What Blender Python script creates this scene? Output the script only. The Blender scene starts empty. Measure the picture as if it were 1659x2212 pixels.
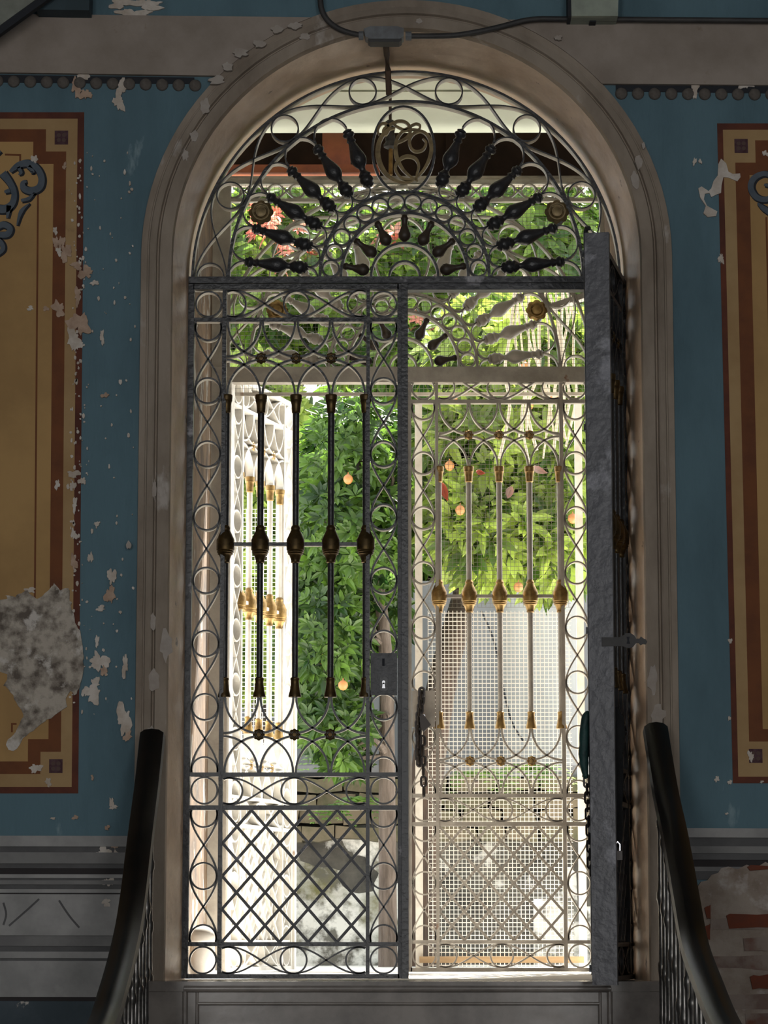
import bpy, math, random
from mathutils import Vector, Matrix
random.seed(7)
R = math.radians
scn = bpy.context.scene
col = scn.collection

# ------------------------------------------------------------------ camera
EYE = Vector((0.0, 0.0, 1.505))
FPX, CX, CY = 6200.0, 829.5, 1106.0
PITCH = math.atan((2020 - CY) / FPX)
YAW = math.atan(30.5 * math.cos(PITCH) / FPX)
cam = bpy.data.objects.new('camera', bpy.data.cameras.new('camera'))
col.objects.link(cam)
cam.location = EYE
cam.rotation_euler = (math.pi / 2 + PITCH, 0, YAW)
cam.data.sensor_fit = 'VERTICAL'
cam.data.sensor_height = 24
cam.data.lens = FPX / 2212 * 24
cam.data.clip_start = 0.1
cam.data.clip_end = 200
scn.camera = cam
_F = Vector((-math.sin(YAW) * math.cos(PITCH), math.cos(YAW) * math.cos(PITCH), math.sin(PITCH)))
_R = Vector((math.cos(YAW), math.sin(YAW), 0))
_U = Vector((math.sin(YAW) * math.sin(PITCH), -math.cos(YAW) * math.sin(PITCH), math.cos(PITCH)))


def at(px, py, Y):
    """world point on the vertical plane at distance Y that the photo shows at (px, py)"""
    d = _F + _R * ((px - CX) / FPX) + _U * ((CY - py) / FPX)
    return EYE + d * (Y / d.y)


def at_x(px, py, X):
    d = _F + _R * ((px - CX) / FPX) + _U * ((CY - py) / FPX)
    return EYE + d * (X / d.x)


# ------------------------------------------------------------------ world, sun, exposure
wd = bpy.data.worlds.new('world')
scn.world = wd
wd.use_nodes = True
bg = wd.node_tree.nodes['Background']
bg.inputs[0].default_value = (0.93, 0.97, 1.0, 1)
bg.inputs[1].default_value = 2.8
sun = bpy.data.objects.new('sun', bpy.data.lights.new('sun', 'SUN'))
col.objects.link(sun)
sun.data.energy = 32.0
sun.data.angle = R(1.0)
sun.data.color = (1.0, 0.95, 0.86)
sun.rotation_euler = Vector((-0.20, -0.52, -0.83)).to_track_quat('-Z', 'Y').to_euler()
# added area lights filling the hall, at two invented windows unseen behind the camera
for wx in (-2.2, 2.2):
    wl_ = bpy.data.objects.new('hall_window_light', bpy.data.lights.new('hall_window_light', 'AREA'))
    col.objects.link(wl_)
    wl_.data.shape = 'RECTANGLE'
    wl_.data.size, wl_.data.size_y = 1.7, 3.2
    wl_.data.energy = 125.0
    wl_.data.color = (1.0, 0.98, 0.95)
    wl_.location = (wx, -2.95, 2.8)
    wl_.rotation_euler = (R(90), 0, 0)
vs = scn.view_settings
vs.view_transform = 'Standard'
vs.look = 'None'
vs.gamma = 1
vs.use_curve_mapping = False
vs.exposure = 0.0
scn.cycles.max_bounces = 8
scn.cycles.diffuse_bounces = 5
scn.cycles.transparent_max_bounces = 8


# ------------------------------------------------------------------ materials
def mat(name, c1, rough=0.8, metal=0.0, c2=None, scale=6.0, lo=0.4, hi=0.65, detail=6.0, bump=0.0, bscale=40.0,
        c3=None, s3=3.0, lo3=0.6, hi3=0.64, stretch=None, spec=0.5):
    m = bpy.data.materials.new(name)
    m.use_nodes = True
    nt = m.node_tree
    n, l = nt.nodes, nt.links
    b = n['Principled BSDF']
    b.inputs['Roughness'].default_value = rough
    b.inputs['Metallic'].default_value = metal
    b.inputs['Specular IOR Level'].default_value = spec
    b.inputs['Base Color'].default_value = (*c1, 1)
    tc = n.new('ShaderNodeTexCoord')
    src = tc.outputs['Object']
    if stretch:
        mp = n.new('ShaderNodeMapping')
        mp.inputs['Scale'].default_value = stretch
        l.new(src, mp.inputs['Vector'])
        src = mp.outputs['Vector']
    cur = None

    def ramp(sc, lo_, hi_, det):
        t = n.new('ShaderNodeTexNoise')
        t.inputs['Scale'].default_value = sc
        t.inputs['Detail'].default_value = det
        t.inputs['Roughness'].default_value = 0.62
        l.new(src, t.inputs['Vector'])
        r = n.new('ShaderNodeMapRange')
        r.inputs['From Min'].default_value = lo_
        r.inputs['From Max'].default_value = hi_
        l.new(t.outputs['Fac'], r.inputs['Value'])
        return r.outputs['Result']

    if c2:
        mx = n.new('ShaderNodeMix')
        mx.data_type = 'RGBA'
        mx.inputs['A'].default_value = (*c1, 1)
        mx.inputs['B'].default_value = (*c2, 1)
        l.new(ramp(scale, lo, hi, detail), mx.inputs['Factor'])
        cur = mx.outputs['Result']
    if c3:
        mx = n.new('ShaderNodeMix')
        mx.data_type = 'RGBA'
        mx.inputs['B'].default_value = (*c3, 1)
        if cur:
            l.new(cur, mx.inputs['A'])
        else:
            mx.inputs['A'].default_value = (*c1, 1)
        l.new(ramp(s3, lo3, hi3, 8.0), mx.inputs['Factor'])
        cur = mx.outputs['Result']
    if cur:
        l.new(cur, b.inputs['Base Color'])
    if bump:
        t = n.new('ShaderNodeTexNoise')
        t.inputs['Scale'].default_value = bscale
        t.inputs['Detail'].default_value = 5
        l.new(src, t.inputs['Vector'])
        bp = n.new('ShaderNodeBump')
        bp.inputs['Strength'].default_value = bump
        bp.inputs['Distance'].default_value = 0.01
        l.new(t.outputs['Fac'], bp.inputs['Height'])
        l.new(bp.outputs['Normal'], b.inputs['Normal'])
    return m


def leaf_mat(name, ca, cb, trans=0.45, scale=7.0):
    m = bpy.data.materials.new(name)
    m.use_nodes = True
    nt = m.node_tree
    n, l = nt.nodes, nt.links
    b = n['Principled BSDF']
    b.inputs['Roughness'].default_value = 0.42
    at_ = n.new('ShaderNodeAttribute')
    at_.attribute_name = 'tint'
    mx = n.new('ShaderNodeMix')
    mx.data_type = 'RGBA'
    mx.inputs['A'].default_value = (*ca, 1)
    mx.inputs['B'].default_value = (*cb, 1)
    l.new(at_.outputs['Fac'], mx.inputs['Factor'])
    l.new(mx.outputs['Result'], b.inputs['Base Color'])
    tr = n.new('ShaderNodeBsdfTranslucent')
    hs = n.new('ShaderNodeHueSaturation')
    hs.inputs['Value'].default_value = 1.7
    hs.inputs['Saturation'].default_value = 1.05
    l.new(mx.outputs['Result'], hs.inputs['Color'])
    l.new(hs.outputs['Color'], tr.inputs['Color'])
    ms = n.new('ShaderNodeMixShader')
    ms.inputs['Fac'].default_value = trans
    l.new(b.outputs[0], ms.inputs[1])
    l.new(tr.outputs[0], ms.inputs[2])
    l.new(ms.outputs[0], n['Material Output'].inputs['Surface'])
    return m


M = {}
M['teal'] = mat('teal_paint', (.105, .185, .225), .85, c2=(.06, .11, .135), scale=2.6, lo=.42, hi=.75, bump=.3, bscale=70,
                c3=(.22, .31, .345), s3=9, lo3=.66, hi3=.74, stretch=(1, 1, .35))
M['frieze'] = mat('taupe_paint', (.34, .285, .245), .9, c2=(.25, .205, .17), scale=4, bump=.2, bscale=25,
                  c3=(.16, .10, .06), s3=7, lo3=.66, hi3=.76)
M['ochre'] = mat('ochre_paint', (.47, .285, .11), .85, c2=(.37, .22, .085), scale=3.0, bump=.08, bscale=30,
                 c3=(.24, .15, .07), s3=8, lo3=.66, hi3=.78)
M['tan'] = mat('tan_paint', (.42, .275, .13), .85, c2=(.35, .215, .095), scale=4.5, bump=.08, bscale=30,
               c3=(.23, .15, .08), s3=9, lo3=.64, hi3=.76)
M['brown'] = mat('brown_paint', (.175, .055, .014), .8, c2=(.13, .04, .012), scale=9, bump=.05)
M['oxblood'] = mat('oxblood_paint', (.085, .02, .010), .8, c2=(.14, .035, .014), scale=8)
M['plum'] = mat('plum_paint', (.055, .016, .022), .8, c2=(.10, .05, .06), scale=40)
M['slate'] = mat('slate_paint', (.105, .125, .15), .85, c2=(.07, .09, .115), scale=15)
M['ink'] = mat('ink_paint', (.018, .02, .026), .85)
M['flake'] = mat('bare_plaster', (.64, .58, .52), .95, c2=(.46, .38, .31), scale=14, bump=.3, bscale=60)
M['flake2'] = mat('pink_plaster', (.50, .36, .27), .95, c2=(.36, .24, .17), scale=16, bump=.3, bscale=60)
M['render'] = mat('rough_render', (.50, .44, .37), .95, c2=(.13, .105, .085), scale=20, lo=.42, hi=.64, detail=9, bump=1.0, bscale=45,
                  c3=(.62, .57, .52), s3=11, lo3=.56, hi3=.62)
M['dado'] = mat('grey_marble_paint', (.37, .36, .35), .75, c2=(.26, .255, .25), scale=5, bump=.1, bscale=20,
                c3=(.38, .37, .36), s3=6, lo3=.62, hi3=.72)
M['dado_dark'] = mat('charcoal_paint', (.085, .083, .085), .75, c2=(.12, .118, .12), scale=6)
M['dado_mid'] = mat('mid_grey_paint', (.22, .215, .21), .75, c2=(.16, .155, .155), scale=6)
M['dado_black'] = mat('black_line_paint', (.02, .015, .016), .75)
M['skirt'] = mat('dark_blue_paint', (.045, .065, .08), .8, c2=(.08, .10, .12), scale=5, c3=(.5, .46, .42), s3=9, lo3=.64, hi3=.67)
M['stone'] = mat('architrave_stucco', (.335, .275, .22), .9, c2=(.22, .175, .135), scale=5, bump=.35, bscale=22,
                 c3=(.46, .41, .37), s3=6, lo3=.62, hi3=.70, stretch=(1, 1, .45))
M['reveal'] = mat('reveal_plaster', (.68, .52, .38), .45, c2=(.50, .36, .25), scale=5, bump=.6, bscale=18,
                  c3=(.14, .09, .06), s3=14, lo3=.66, hi3=.72)
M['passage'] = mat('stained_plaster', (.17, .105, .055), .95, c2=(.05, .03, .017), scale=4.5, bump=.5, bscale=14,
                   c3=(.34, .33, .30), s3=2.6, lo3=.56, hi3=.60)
M['iron'] = mat('black_painted_iron', (.020, .020, .022), .34, c2=(.03, .03, .033), scale=30, bump=.25, bscale=70)
M['iron_worn'] = mat('worn_black_iron', (.028, .028, .032), .42, c2=(.06, .06, .066), scale=14, bump=.4, bscale=45,
                     c3=(.32, .31, .33), s3=6, lo3=.60, hi3=.66)
M['pale'] = mat('greige_painted_iron', (.42, .385, .33), .5, c2=(.30, .27, .23), scale=10, bump=.15, bscale=60,
                c3=(.19, .075, .025), s3=8, lo3=.69, hi3=.75)
M['white_iron'] = mat('white_painted_iron', (.80, .78, .73), .6, c2=(.62, .59, .53), scale=8, bump=.15, bscale=50,
                      c3=(.30, .16, .07), s3=7, lo3=.69, hi3=.76)
M['bronze'] = mat('dark_bronze', (.11, .07, .025), .42, .75, c2=(.055, .035, .015), scale=40)
M['brass'] = mat('aged_brass', (.40, .26, .09), .42, .6, c2=(.20, .12, .04), scale=30)
M['monobrass'] = mat('monogram_brass', (.22, .16, .075), .45, .55, c2=(.12, .085, .04), scale=30)
M['pendant'] = mat('brown_cast_iron', (.05, .035, .022), .5, c2=(.03, .02, .014), scale=30)
M['marble'] = mat('polished_dark_stone', (.30, .265, .24), .2, c2=(.17, .15, .135), scale=4, bump=.06, bscale=12)
M['wood_rail'] = mat('black_lacquered_wood', (.006, .0055, .005), .33, c2=(.010, .008, .007), scale=12, spec=.14)
M['steel'] = mat('turned_steel', (.20, .19, .18), .3, .85, c2=(.10, .095, .09), scale=20)
M['pipe'] = mat('dark_conduit', (.03, .028, .028), .6, c2=(.05, .046, .044), scale=12)
M['box'] = mat('grey_metal_box', (.16, .17, .18), .5, c2=(.11, .11, .115), scale=25)
M['rust'] = mat('rusty_strap', (.10, .06, .035), .8, c2=(.05, .03, .02), scale=20)
M['lampbox'] = mat('pale_green_box', (.36, .40, .33), .7, c2=(.26, .29, .24), scale=8)
M['boards'] = mat('pale_green_boards', (.78, .82, .68), .7, c2=(.72, .76, .62), scale=3)
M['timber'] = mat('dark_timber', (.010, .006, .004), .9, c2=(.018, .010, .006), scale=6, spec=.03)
M['redwood'] = mat('red_stained_timber', (.30, .085, .028), .8, c2=(.19, .05, .02), scale=7)
M['weathered'] = mat('weathered_beam', (.36, .31, .25), .9, c2=(.12, .10, .08), scale=9, stretch=(.4, 1, 2))
M['ground'] = mat('pale_paving', (.84, .82, .78), .9, c2=(.74, .71, .66), scale=2)
M['whitewash'] = mat('whitewashed_plaster', (.88, .86, .82), .85, c2=(.78, .74, .68), scale=5, bump=.1)
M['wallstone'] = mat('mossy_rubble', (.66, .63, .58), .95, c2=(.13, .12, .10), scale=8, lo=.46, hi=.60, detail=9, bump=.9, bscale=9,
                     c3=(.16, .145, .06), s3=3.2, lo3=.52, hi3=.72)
M['moss'] = mat('mossy_masonry', (.15, .115, .075), .95, c2=(.05, .055, .022), scale=5, bump=.9, bscale=12)
M['concrete'] = mat('grey_concrete', (.20, .20, .205), .9, c2=(.12, .12, .125), scale=1.6, stretch=(2.5, 2.5, .25))
M['bark'] = mat('grey_bark', (.13, .10, .08), .95, c2=(.06, .043, .032), scale=9, bump=1, bscale=22, stretch=(3, 3, .5))
M['bark_dark'] = mat('dark_bark', (.065, .04, .027), .95, c2=(.03, .02, .015), scale=8, bump=1, bscale=22, stretch=(3, 3, .5))
M['twig'] = mat('pale_dry_twig', (.52, .44, .33), .85)
M['fruit'] = mat('orange_fruit', (.46, .15, .04), .5, c2=(.42, .20, .06), scale=10)
M['leaf_deep'] = leaf_mat('deep_green_leaf', (.014, .04, .008), (.11, .20, .03), .36)
M['leaf_bright'] = leaf_mat('yellow_green_leaf', (.035, .075, .010), (.36, .45, .09), .42)
M['leaf_mid'] = leaf_mat('mid_green_leaf', (.025, .065, .010), (.20, .29, .045), .42)
M['leaf_fern'] = leaf_mat('fern_leaf', (.08, .17, .03), (.22, .34, .07), .4)
M['blossom'] = leaf_mat('coral_blossom', (.40, .09, .06), (.45, .20, .14), .4)
M['dryleaf'] = mat('dry_red_leaf', (.42, .06, .015), .6, c2=(.24, .04, .015), scale=30)
M['pinkleaf'] = mat('dry_pink_leaf', (.42, .16, .13), .6, c2=(.30, .22, .2), scale=30)
M['wire'] = mat('galvanised_wire', (.85, .84, .80), .5)
M['wire_dark'] = mat('dark_wire', (.14, .13, .11), .6)
M['lath'] = mat('raw_lath', (.42, .29, .16), .8, c2=(.30, .2, .11), scale=10, stretch=(.3, 1, 3))
M['tealcloth'] = mat('dark_teal_sleeve', (.012, .06, .055), .6, c2=(.006, .03, .03), scale=18, bump=.8, bscale=30)
M['blackcloth'] = mat('black_cloth', (.006, .006, .007), .9, c2=(.012, .012, .013), scale=18, bump=.9, bscale=25)
M['chain'] = mat('dark_chain_steel', (.035, .03, .028), .4, .6)
M['padlock'] = mat('padlock_steel', (.5, .5, .52), .25, .9)
M['mortar'] = mat('old_mortar', (.34, .285, .24), .95, c2=(.22, .17, .135), scale=8, bump=.9, bscale=25,
                  c3=(.44, .39, .36), s3=6, lo3=.58, hi3=.66)
M['brick'] = mat('red_brick', (.16, .055, .032), .9, c2=(.17, .115, .095), scale=7, lo=.38, hi=.52, bump=.6, bscale=30,
                 c3=(.25, .20, .17), s3=5.5, lo3=.42, hi3=.54)
M['hallfloor'] = mat('hall_floor', (.20, .18, .16), .5, c2=(.15, .14, .13), scale=4)
M['hallwall'] = mat('hall_plaster', (.30, .32, .33), .9)


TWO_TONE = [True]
M['cream_faces'] = mat('cream_iron', (.66, .62, .55), .5, c2=(.40, .37, .32), scale=10, bump=.15, bscale=60)


# ------------------------------------------------------------------ mesh builder
class MB:
    def __init__(s):
        s.v, s.f = [], []

    def add(s, v, f):
        o = len(s.v)
        s.v += [tuple(p) for p in v]
        s.f += [tuple(i + o for i in q) for q in f]
        return s

    def box(s, x0, x1, y0, y1, z0, z1):
        x0, x1 = min(x0, x1), max(x0, x1)
        y0, y1 = min(y0, y1), max(y0, y1)
        z0, z1 = min(z0, z1), max(z0, z1)
        return s.add([(x0, y0, z0), (x1, y0, z0), (x1, y1, z0), (x0, y1, z0), (x0, y0, z1), (x1, y0, z1), (x1, y1, z1), (x0, y1, z1)],
                     [(3, 2, 1, 0), (4, 5, 6, 7), (0, 1, 5, 4), (1, 2, 6, 5), (2, 3, 7, 6), (3, 0, 4, 7)])

    def ribbon(s, pts, t, y0, y1, closed=False):
        """flat bar bent along 2D points (x, z): thickness t in the plane, from y0 to y1 in depth"""
        n = len(pts)
        if n < 2:
            return s
        v, f = [], []
        ts = t if isinstance(t, (list, tuple)) else [t] * n
        for i, (x, z) in enumerate(pts):
            a = pts[(i - 1) % n] if (closed or i > 0) else pts[i]
            b = pts[(i + 1) % n] if (closed or i < n - 1) else pts[i]
            dx, dz = b[0] - a[0], b[1] - a[1]
            L = math.hypot(dx, dz) or 1
            nx, nz = -dz / L * ts[i] / 2, dx / L * ts[i] / 2
            v += [(x + nx, y0, z + nz), (x - nx, y0, z - nz), (x - nx, y1, z - nz), (x + nx, y1, z + nz)]
        m = n if closed else n - 1
        for i in range(m):
            a, b = i * 4, ((i + 1) % n) * 4
            for k in range(4):
                f.append((a + k, a + (k + 1) % 4, b + (k + 1) % 4, b + k))
        if not closed:
            f += [(3, 2, 1, 0), tuple((n - 1) * 4 + k for k in range(4))]
        return s.add(v, f)

    def lathe(s, prof, org, axis, seg=12, flat=1.0):
        """prof: (distance along axis, radius)"""
        a = Vector(axis).normalized()
        h = Vector((0, 1, 0)) if abs(a.y) < .9 else Vector((1, 0, 0))
        e1 = a.cross(h).normalized()
        e2 = a.cross(e1)
        o = Vector(org)
        v, f = [], []
        for d, r in prof:
            for k in range(seg):
                t = 2 * math.pi * k / seg
                v.append(o + a * d + e1 * (r * math.cos(t)) + e2 * (r * math.sin(t) * flat))
        n = len(prof)
        for i in range(n - 1):
            for k in range(seg):
                k2 = (k + 1) % seg
                f.append((i * seg + k, i * seg + k2, (i + 1) * seg + k2, (i + 1) * seg + k))
        f += [tuple(reversed(range(seg))), tuple((n - 1) * seg + k for k in range(seg))]
        return s.add(v, f)

    def tube(s, pts, r, seg=8):
        P = [Vector(p) for p in pts]
        n = len(P)
        rs = r if isinstance(r, (list, tuple)) else [r] * n
        v, f = [], []
        for i in range(n):
            d = (P[min(i + 1, n - 1)] - P[max(i - 1, 0)]).normalized()
            h = Vector((0, 1, 0)) if abs(d.y) < .9 else Vector((1, 0, 0))
            e1 = d.cross(h).normalized()
            e2 = d.cross(e1)
            for k in range(seg):
                t = 2 * math.pi * k / seg
                v.append(P[i] + (e1 * math.cos(t) + e2 * math.sin(t)) * rs[i])
        for i in range(n - 1):
            for k in range(seg):
                k2 = (k + 1) % seg
                f.append((i * seg + k, i * seg + k2, (i + 1) * seg + k2, (i + 1) * seg + k))
        f += [tuple(reversed(range(seg))), tuple((n - 1) * seg + k for k in range(seg))]
        return s.add(v, f)

    def prism(s, pts, y0, y1):
        """closed 2D outline (x, z) extruded from y0 (front) to y1"""
        n = len(pts)
        v = [(x, y0, z) for x, z in pts] + [(x, y1, z) for x, z in pts]
        f = [tuple(range(n)), tuple(range(2 * n - 1, n - 1, -1))]
        for i in range(n):
            j = (i + 1) % n
            f.append((i, i + n, j + n, j))
        return s.add(v, f)

    def build(s, name, m, parent=None, smooth=False, loc=None, kind=None):
        me = bpy.data.meshes.new(name)
        me.from_pydata(s.v, [], s.f)
        me.validate()
        me.materials.append(M[m] if isinstance(m, str) else m)
        import bmesh
        bm = bmesh.new()
        bm.from_mesh(me)
        bmesh.ops.recalc_face_normals(bm, faces=bm.faces)
        bm.to_mesh(me)
        bm.free()
        if smooth:
            for p in me.polygons:
                p.use_smooth = True
            try:
                me.set_sharp_from_angle(angle=R(38))
            except Exception:
                pass
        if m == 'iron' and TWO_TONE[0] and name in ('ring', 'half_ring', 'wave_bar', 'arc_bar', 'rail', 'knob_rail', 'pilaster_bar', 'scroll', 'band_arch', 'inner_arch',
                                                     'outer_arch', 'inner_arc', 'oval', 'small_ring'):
            me.materials.append(M['cream_faces'])      # hall-facing faces stay black, all other faces are cream
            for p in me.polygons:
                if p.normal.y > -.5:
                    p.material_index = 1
        o = bpy.data.objects.new(name, me)
        col.objects.link(o)
        if parent:
            o.parent = parent
        if loc:
            o.location = loc
        if kind:
            o['kind'] = kind
        return o


def tag(o, label=None, cat=None, group=None, kind=None):
    if label: o['label'] = label
    if cat: o['category'] = cat
    if group: o['group'] = group
    if kind: o['kind'] = kind
    return o


def empty(name, loc, rz=0.0, **k):
    o = bpy.data.objects.new(name, None)
    o.empty_display_size = .1
    col.objects.link(o)
    o.location = loc
    o.rotation_euler = (0, 0, rz)
    return tag(o, **k)


def dup(o, loc=None, parent=None, name=None):
    c = o.copy()
    col.objects.link(c)
    if parent: c.parent = parent
    if loc is not None: c.location = loc
    return c


def smooth_path(pts, k=6, closed=False):
    out = []
    n = len(pts)
    rng = n if closed else n - 1
    for i in range(rng):
        p0 = pts[(i - 1) % n] if (closed or i > 0) else pts[0]
        p1, p2 = pts[i], pts[(i + 1) % n]
        p3 = pts[(i + 2) % n] if (closed or i + 2 < n) else pts[-1]
        for j in range(k):
            t = j / k
            out.append(tuple(.5 * ((2 * b) + (-a + c) * t + (2 * a - 5 * b + 4 * c - d) * t * t + (-a + 3 * b - 3 * c + d) * t ** 3)
                             for a, b, c, d in zip(p0, p1, p2, p3)))
    if not closed:
        out.append(tuple(pts[-1]))
    return out


def arc2(cx, cz, rx, rz, a0, a1, n=24):
    return [(cx + rx * math.cos(a0 + (a1 - a0) * i / n), cz + rz * math.sin(a0 + (a1 - a0) * i / n)) for i in range(n + 1)]


# ------------------------------------------------------------------ planes of the place
YW, YG, YB = 10.13, 10.44, 12.11       # hall wall face, black gate, pale gate behind
LAND = 1.35                            # landing / outside ground level above hall floor
S = 10.44 / 6200 * 1.006                       # metres per photo pixel at the black gate
RK = 1.0237                            # foreshortening at springing height
XC = at(878, 575, YW).x                # centre of the arch
ZC = at(878, 3, YW).z - .935 * RK


def W2(px, py, Y=YW):
    p = at(px, py, Y)
    return (p.x, p.z)


# ------------------------------------------------------------------ hall shell
ra = .86 * RK
ol = [(-5, 0), (XC - ra, 0), (XC - ra, ZC)] + arc2(XC, ZC, ra, ra, math.pi, 0, 40)[1:-1] + [(XC + ra, ZC), (XC + ra, 0), (5, 0), (5, 6), (-5, 6)]
wall = MB().prism(ol, YW, YW + .27).build('wall_back', 'teal', kind='structure')
MB().box(-5.2, 5.2, -3.2, YW + .27, -.15, 0).build('floor', 'hallfloor', kind='structure')
MB().box(-5.2, 5.2, -3.2, YW + .6, 6.0, 6.2).build('ceiling', 'hallwall', kind='structure')
MB().box(-5.2, -5.0, -3.2, YW + .27, 0, 6).build('wall_left', 'hallwall', kind='structure')
MB().box(5.0, 5.2, -3.2, YW + .27, 0, 6).build('wall_right', 'hallwall', kind='structure')
wf = MB().box(-5.2, -3.05, -3.2, -3.0, 0, 6).box(-1.35, 1.35, -3.2, -3.0, 0, 6).box(3.05, 5.2, -3.2, -3.0, 0, 6)
for wx in (-2.2, 2.2):
    wf.box(wx - .85, wx + .85, -3.2, -3.0, 0, 1.2).box(wx - .85, wx + .85, -3.2, -3.0, 4.4, 6)
wf.build('wall_front', 'hallwall', kind='structure')


def sweep_arch(prof, zb):
    """prof: list of (radius, y). follows left leg, arch, right leg"""
    prof = [(r * RK, y) for r, y in prof]
    st = [((XC, zb), (-1, 0)), ((XC, (zb + ZC) / 2), (-1, 0))]
    for i in range(49):
        a = math.pi - math.pi * i / 48
        st.append(((XC, ZC), (math.cos(a), math.sin(a))))
    st += [((XC, (zb + ZC) / 2), (1, 0)), ((XC, zb), (1, 0))]
    mb = MB()
    n = len(prof)
    v, f = [], []
    for (b, d) in st:
        for r, y in prof:
            v.append((b[0] + d[0] * r, y, b[1] + d[1] * r))
    for i in range(len(st) - 1):
        for k in range(n - 1):
            f.append((i * n + k, i * n + k + 1, (i + 1) * n + k + 1, (i + 1) * n + k))
    return mb.add(v, f)


y = YW
sweep_arch([(.825, y + .02), (.828, y - .028), (.842, y - .034), (.868, y - .034), (.874, y - .018), (.878, y - .018), (.882, y - .032),
            (.888, y - .036), (.905, y - .03), (.908, y - .02), (.913, y - .02), (.915, y - .014), (.936, y - .014), (.938, y + .002)],
           0).build('trim_1', 'stone', kind='structure', smooth=True)
tag(bpy.data.objects['trim_1'], 'worn taupe moulded architrave around the arched gateway')
sweep_arch([(.826, YW + .01), (.80, YW + .16), (.79, YW + .27), (.79, YW + .47), (1.0, YW + .47), (1.0, YW + .275)], 0).build('trim_2', 'reveal', kind='structure', smooth=True)

# ---- painted bands on the wall (parts of the wall)
cor = MB()
def arc_pts(za, zb_, sg, n=10):
    o = []
    for i in range(n + 1):
        z = za + (zb_ - za) * i / n
        o.append((XC + sg * math.sqrt(max(0, (.934 * RK) ** 2 - (z - ZC) ** 2)), z))
    return o


zl0, zl1 = W2(430, 167)[1], W2(650, 41)[1]
cor.prism([W2(-300, 155)] + arc_pts(zl0, zl1, -1) + [W2(-300, 30)], YW - .02, YW + .01)
zl0, zl1 = W2(1320, 184)[1], W2(1100, 46)[1]
cor.prism([W2(2000, 190)] + arc_pts(zl0, zl1, 1) + [W2(2000, 53)], YW - .02, YW + .01)
cornice = cor.build('frieze_band', 'frieze', wall)
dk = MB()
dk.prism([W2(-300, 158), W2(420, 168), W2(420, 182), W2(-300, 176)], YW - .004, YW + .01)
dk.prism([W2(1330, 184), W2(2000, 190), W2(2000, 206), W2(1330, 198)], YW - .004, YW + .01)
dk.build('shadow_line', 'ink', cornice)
bead = None
spots = [(-5.5 + 35.6 * k, 176 + .022 * 35.6 * k) for k in range(-2, 13)] + [(1342 + 36 * k, 203 + .2 * k) for k in range(0, 13)]
for (px, py) in spots:
    p = at(px, py, YW)
    if bead is None:
        r = .0225
        bead = MB().lathe([(-.002, r * .98), (.006, r), (.012, r * .9), (.017, r * .65), (.02, r * .3), (.0205, .001)], (0, 0, 0), (0, -1, 0), 14).build(
            'bead', mat('bead_paint', (.15, .13, .115), .9, c2=(.10, .085, .075), scale=30), cornice, smooth=True, loc=(p.x, YW, p.z))
    else:
        dup(bead, (p.x, YW, p.z))

# ---- painted panels


def lerp(a, b, t): return a + (b - a) * t


def pan_left(pts):   # (x at the top of the panel, y); edges lean as in the photo
    return [W2(x - 13 * (y - 245) / 1468, y) for x, y in pts]


def pan_right(pts):
    return [W2(x + 34 * (y - 267) / 1425, y) for x, y in pts]


def panel(name, tr, mirror, T, B, e0, e1, s0, s1, sq, lab, far):
    """e0 outer edge, e1 tan edge, s0..s1 stripe x range; sq dark square"""
    root = MB().prism(tr([(far, T), (e0, T), (e0, B), (far, B)]), YW - .003, YW + .01).build(name, 'oxblood', wall)
    root['label'] = lab
    d = -1 if mirror else 1
    MB().prism(tr([(far, T + 14), (e1, T + 14), (e1, B - 14), (far, B - 14)]), YW - .004, YW + .008).build('tan_border', 'tan', root)
    a, st, w = 44, 48, 27
    x0 = s0 - d * a
    MB().prism(tr([(far, T + 37), (x0, T + 37), (x0, T + 37 + st), (s0, T + 37 + st), (s0, B - 42 - st), (x0, B - 42 - st), (x0, B - 42), (far, B - 42)]),
               YW - .005, YW + .006).build('brown_stripe', 'brown', root)
    x1 = s1 - d * a
    MB().prism(tr([(far, T + 37 + w), (x1, T + 37 + w), (x1, T + 37 + st + w), (s1, T + 37 + st + w), (s1, B - 42 - st - w), (x1, B - 42 - st - w),
                   (x1, B - 42 - w), (far, B - 42 - w)]), YW - .006, YW + .005).build('ochre_field', 'ochre', root)
    for (a0, b0) in ((sq[0], sq[1]), (sq[0], B - 41 - 33)):
        q = MB()
        q.prism(tr([(a0, b0), (a0 + 29, b0), (a0 + 29, b0 + 30), (a0, b0 + 30)]), YW - .0055, YW + .006)
        q = q.build('corner_square', 'plum', root)
        p = tr([(a0 + 14.5, b0 + 15)])[0]
        fl = MB()
        for k in range(4):
            t = R(45 + 90 * k)
            fl.prism([(p[0] + .013 * math.cos(t) + .008 * math.cos(t + u), p[1] + .013 * math.sin(t) + .008 * math.sin(t + u)) for u in [R(60 * j) for j in range(6)]],
                     YW - .0062, YW - .005)
        fl.build('quatrefoil', mat('quatrefoil_paint', (.10, .06, .05), .85), q)
    return root


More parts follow.
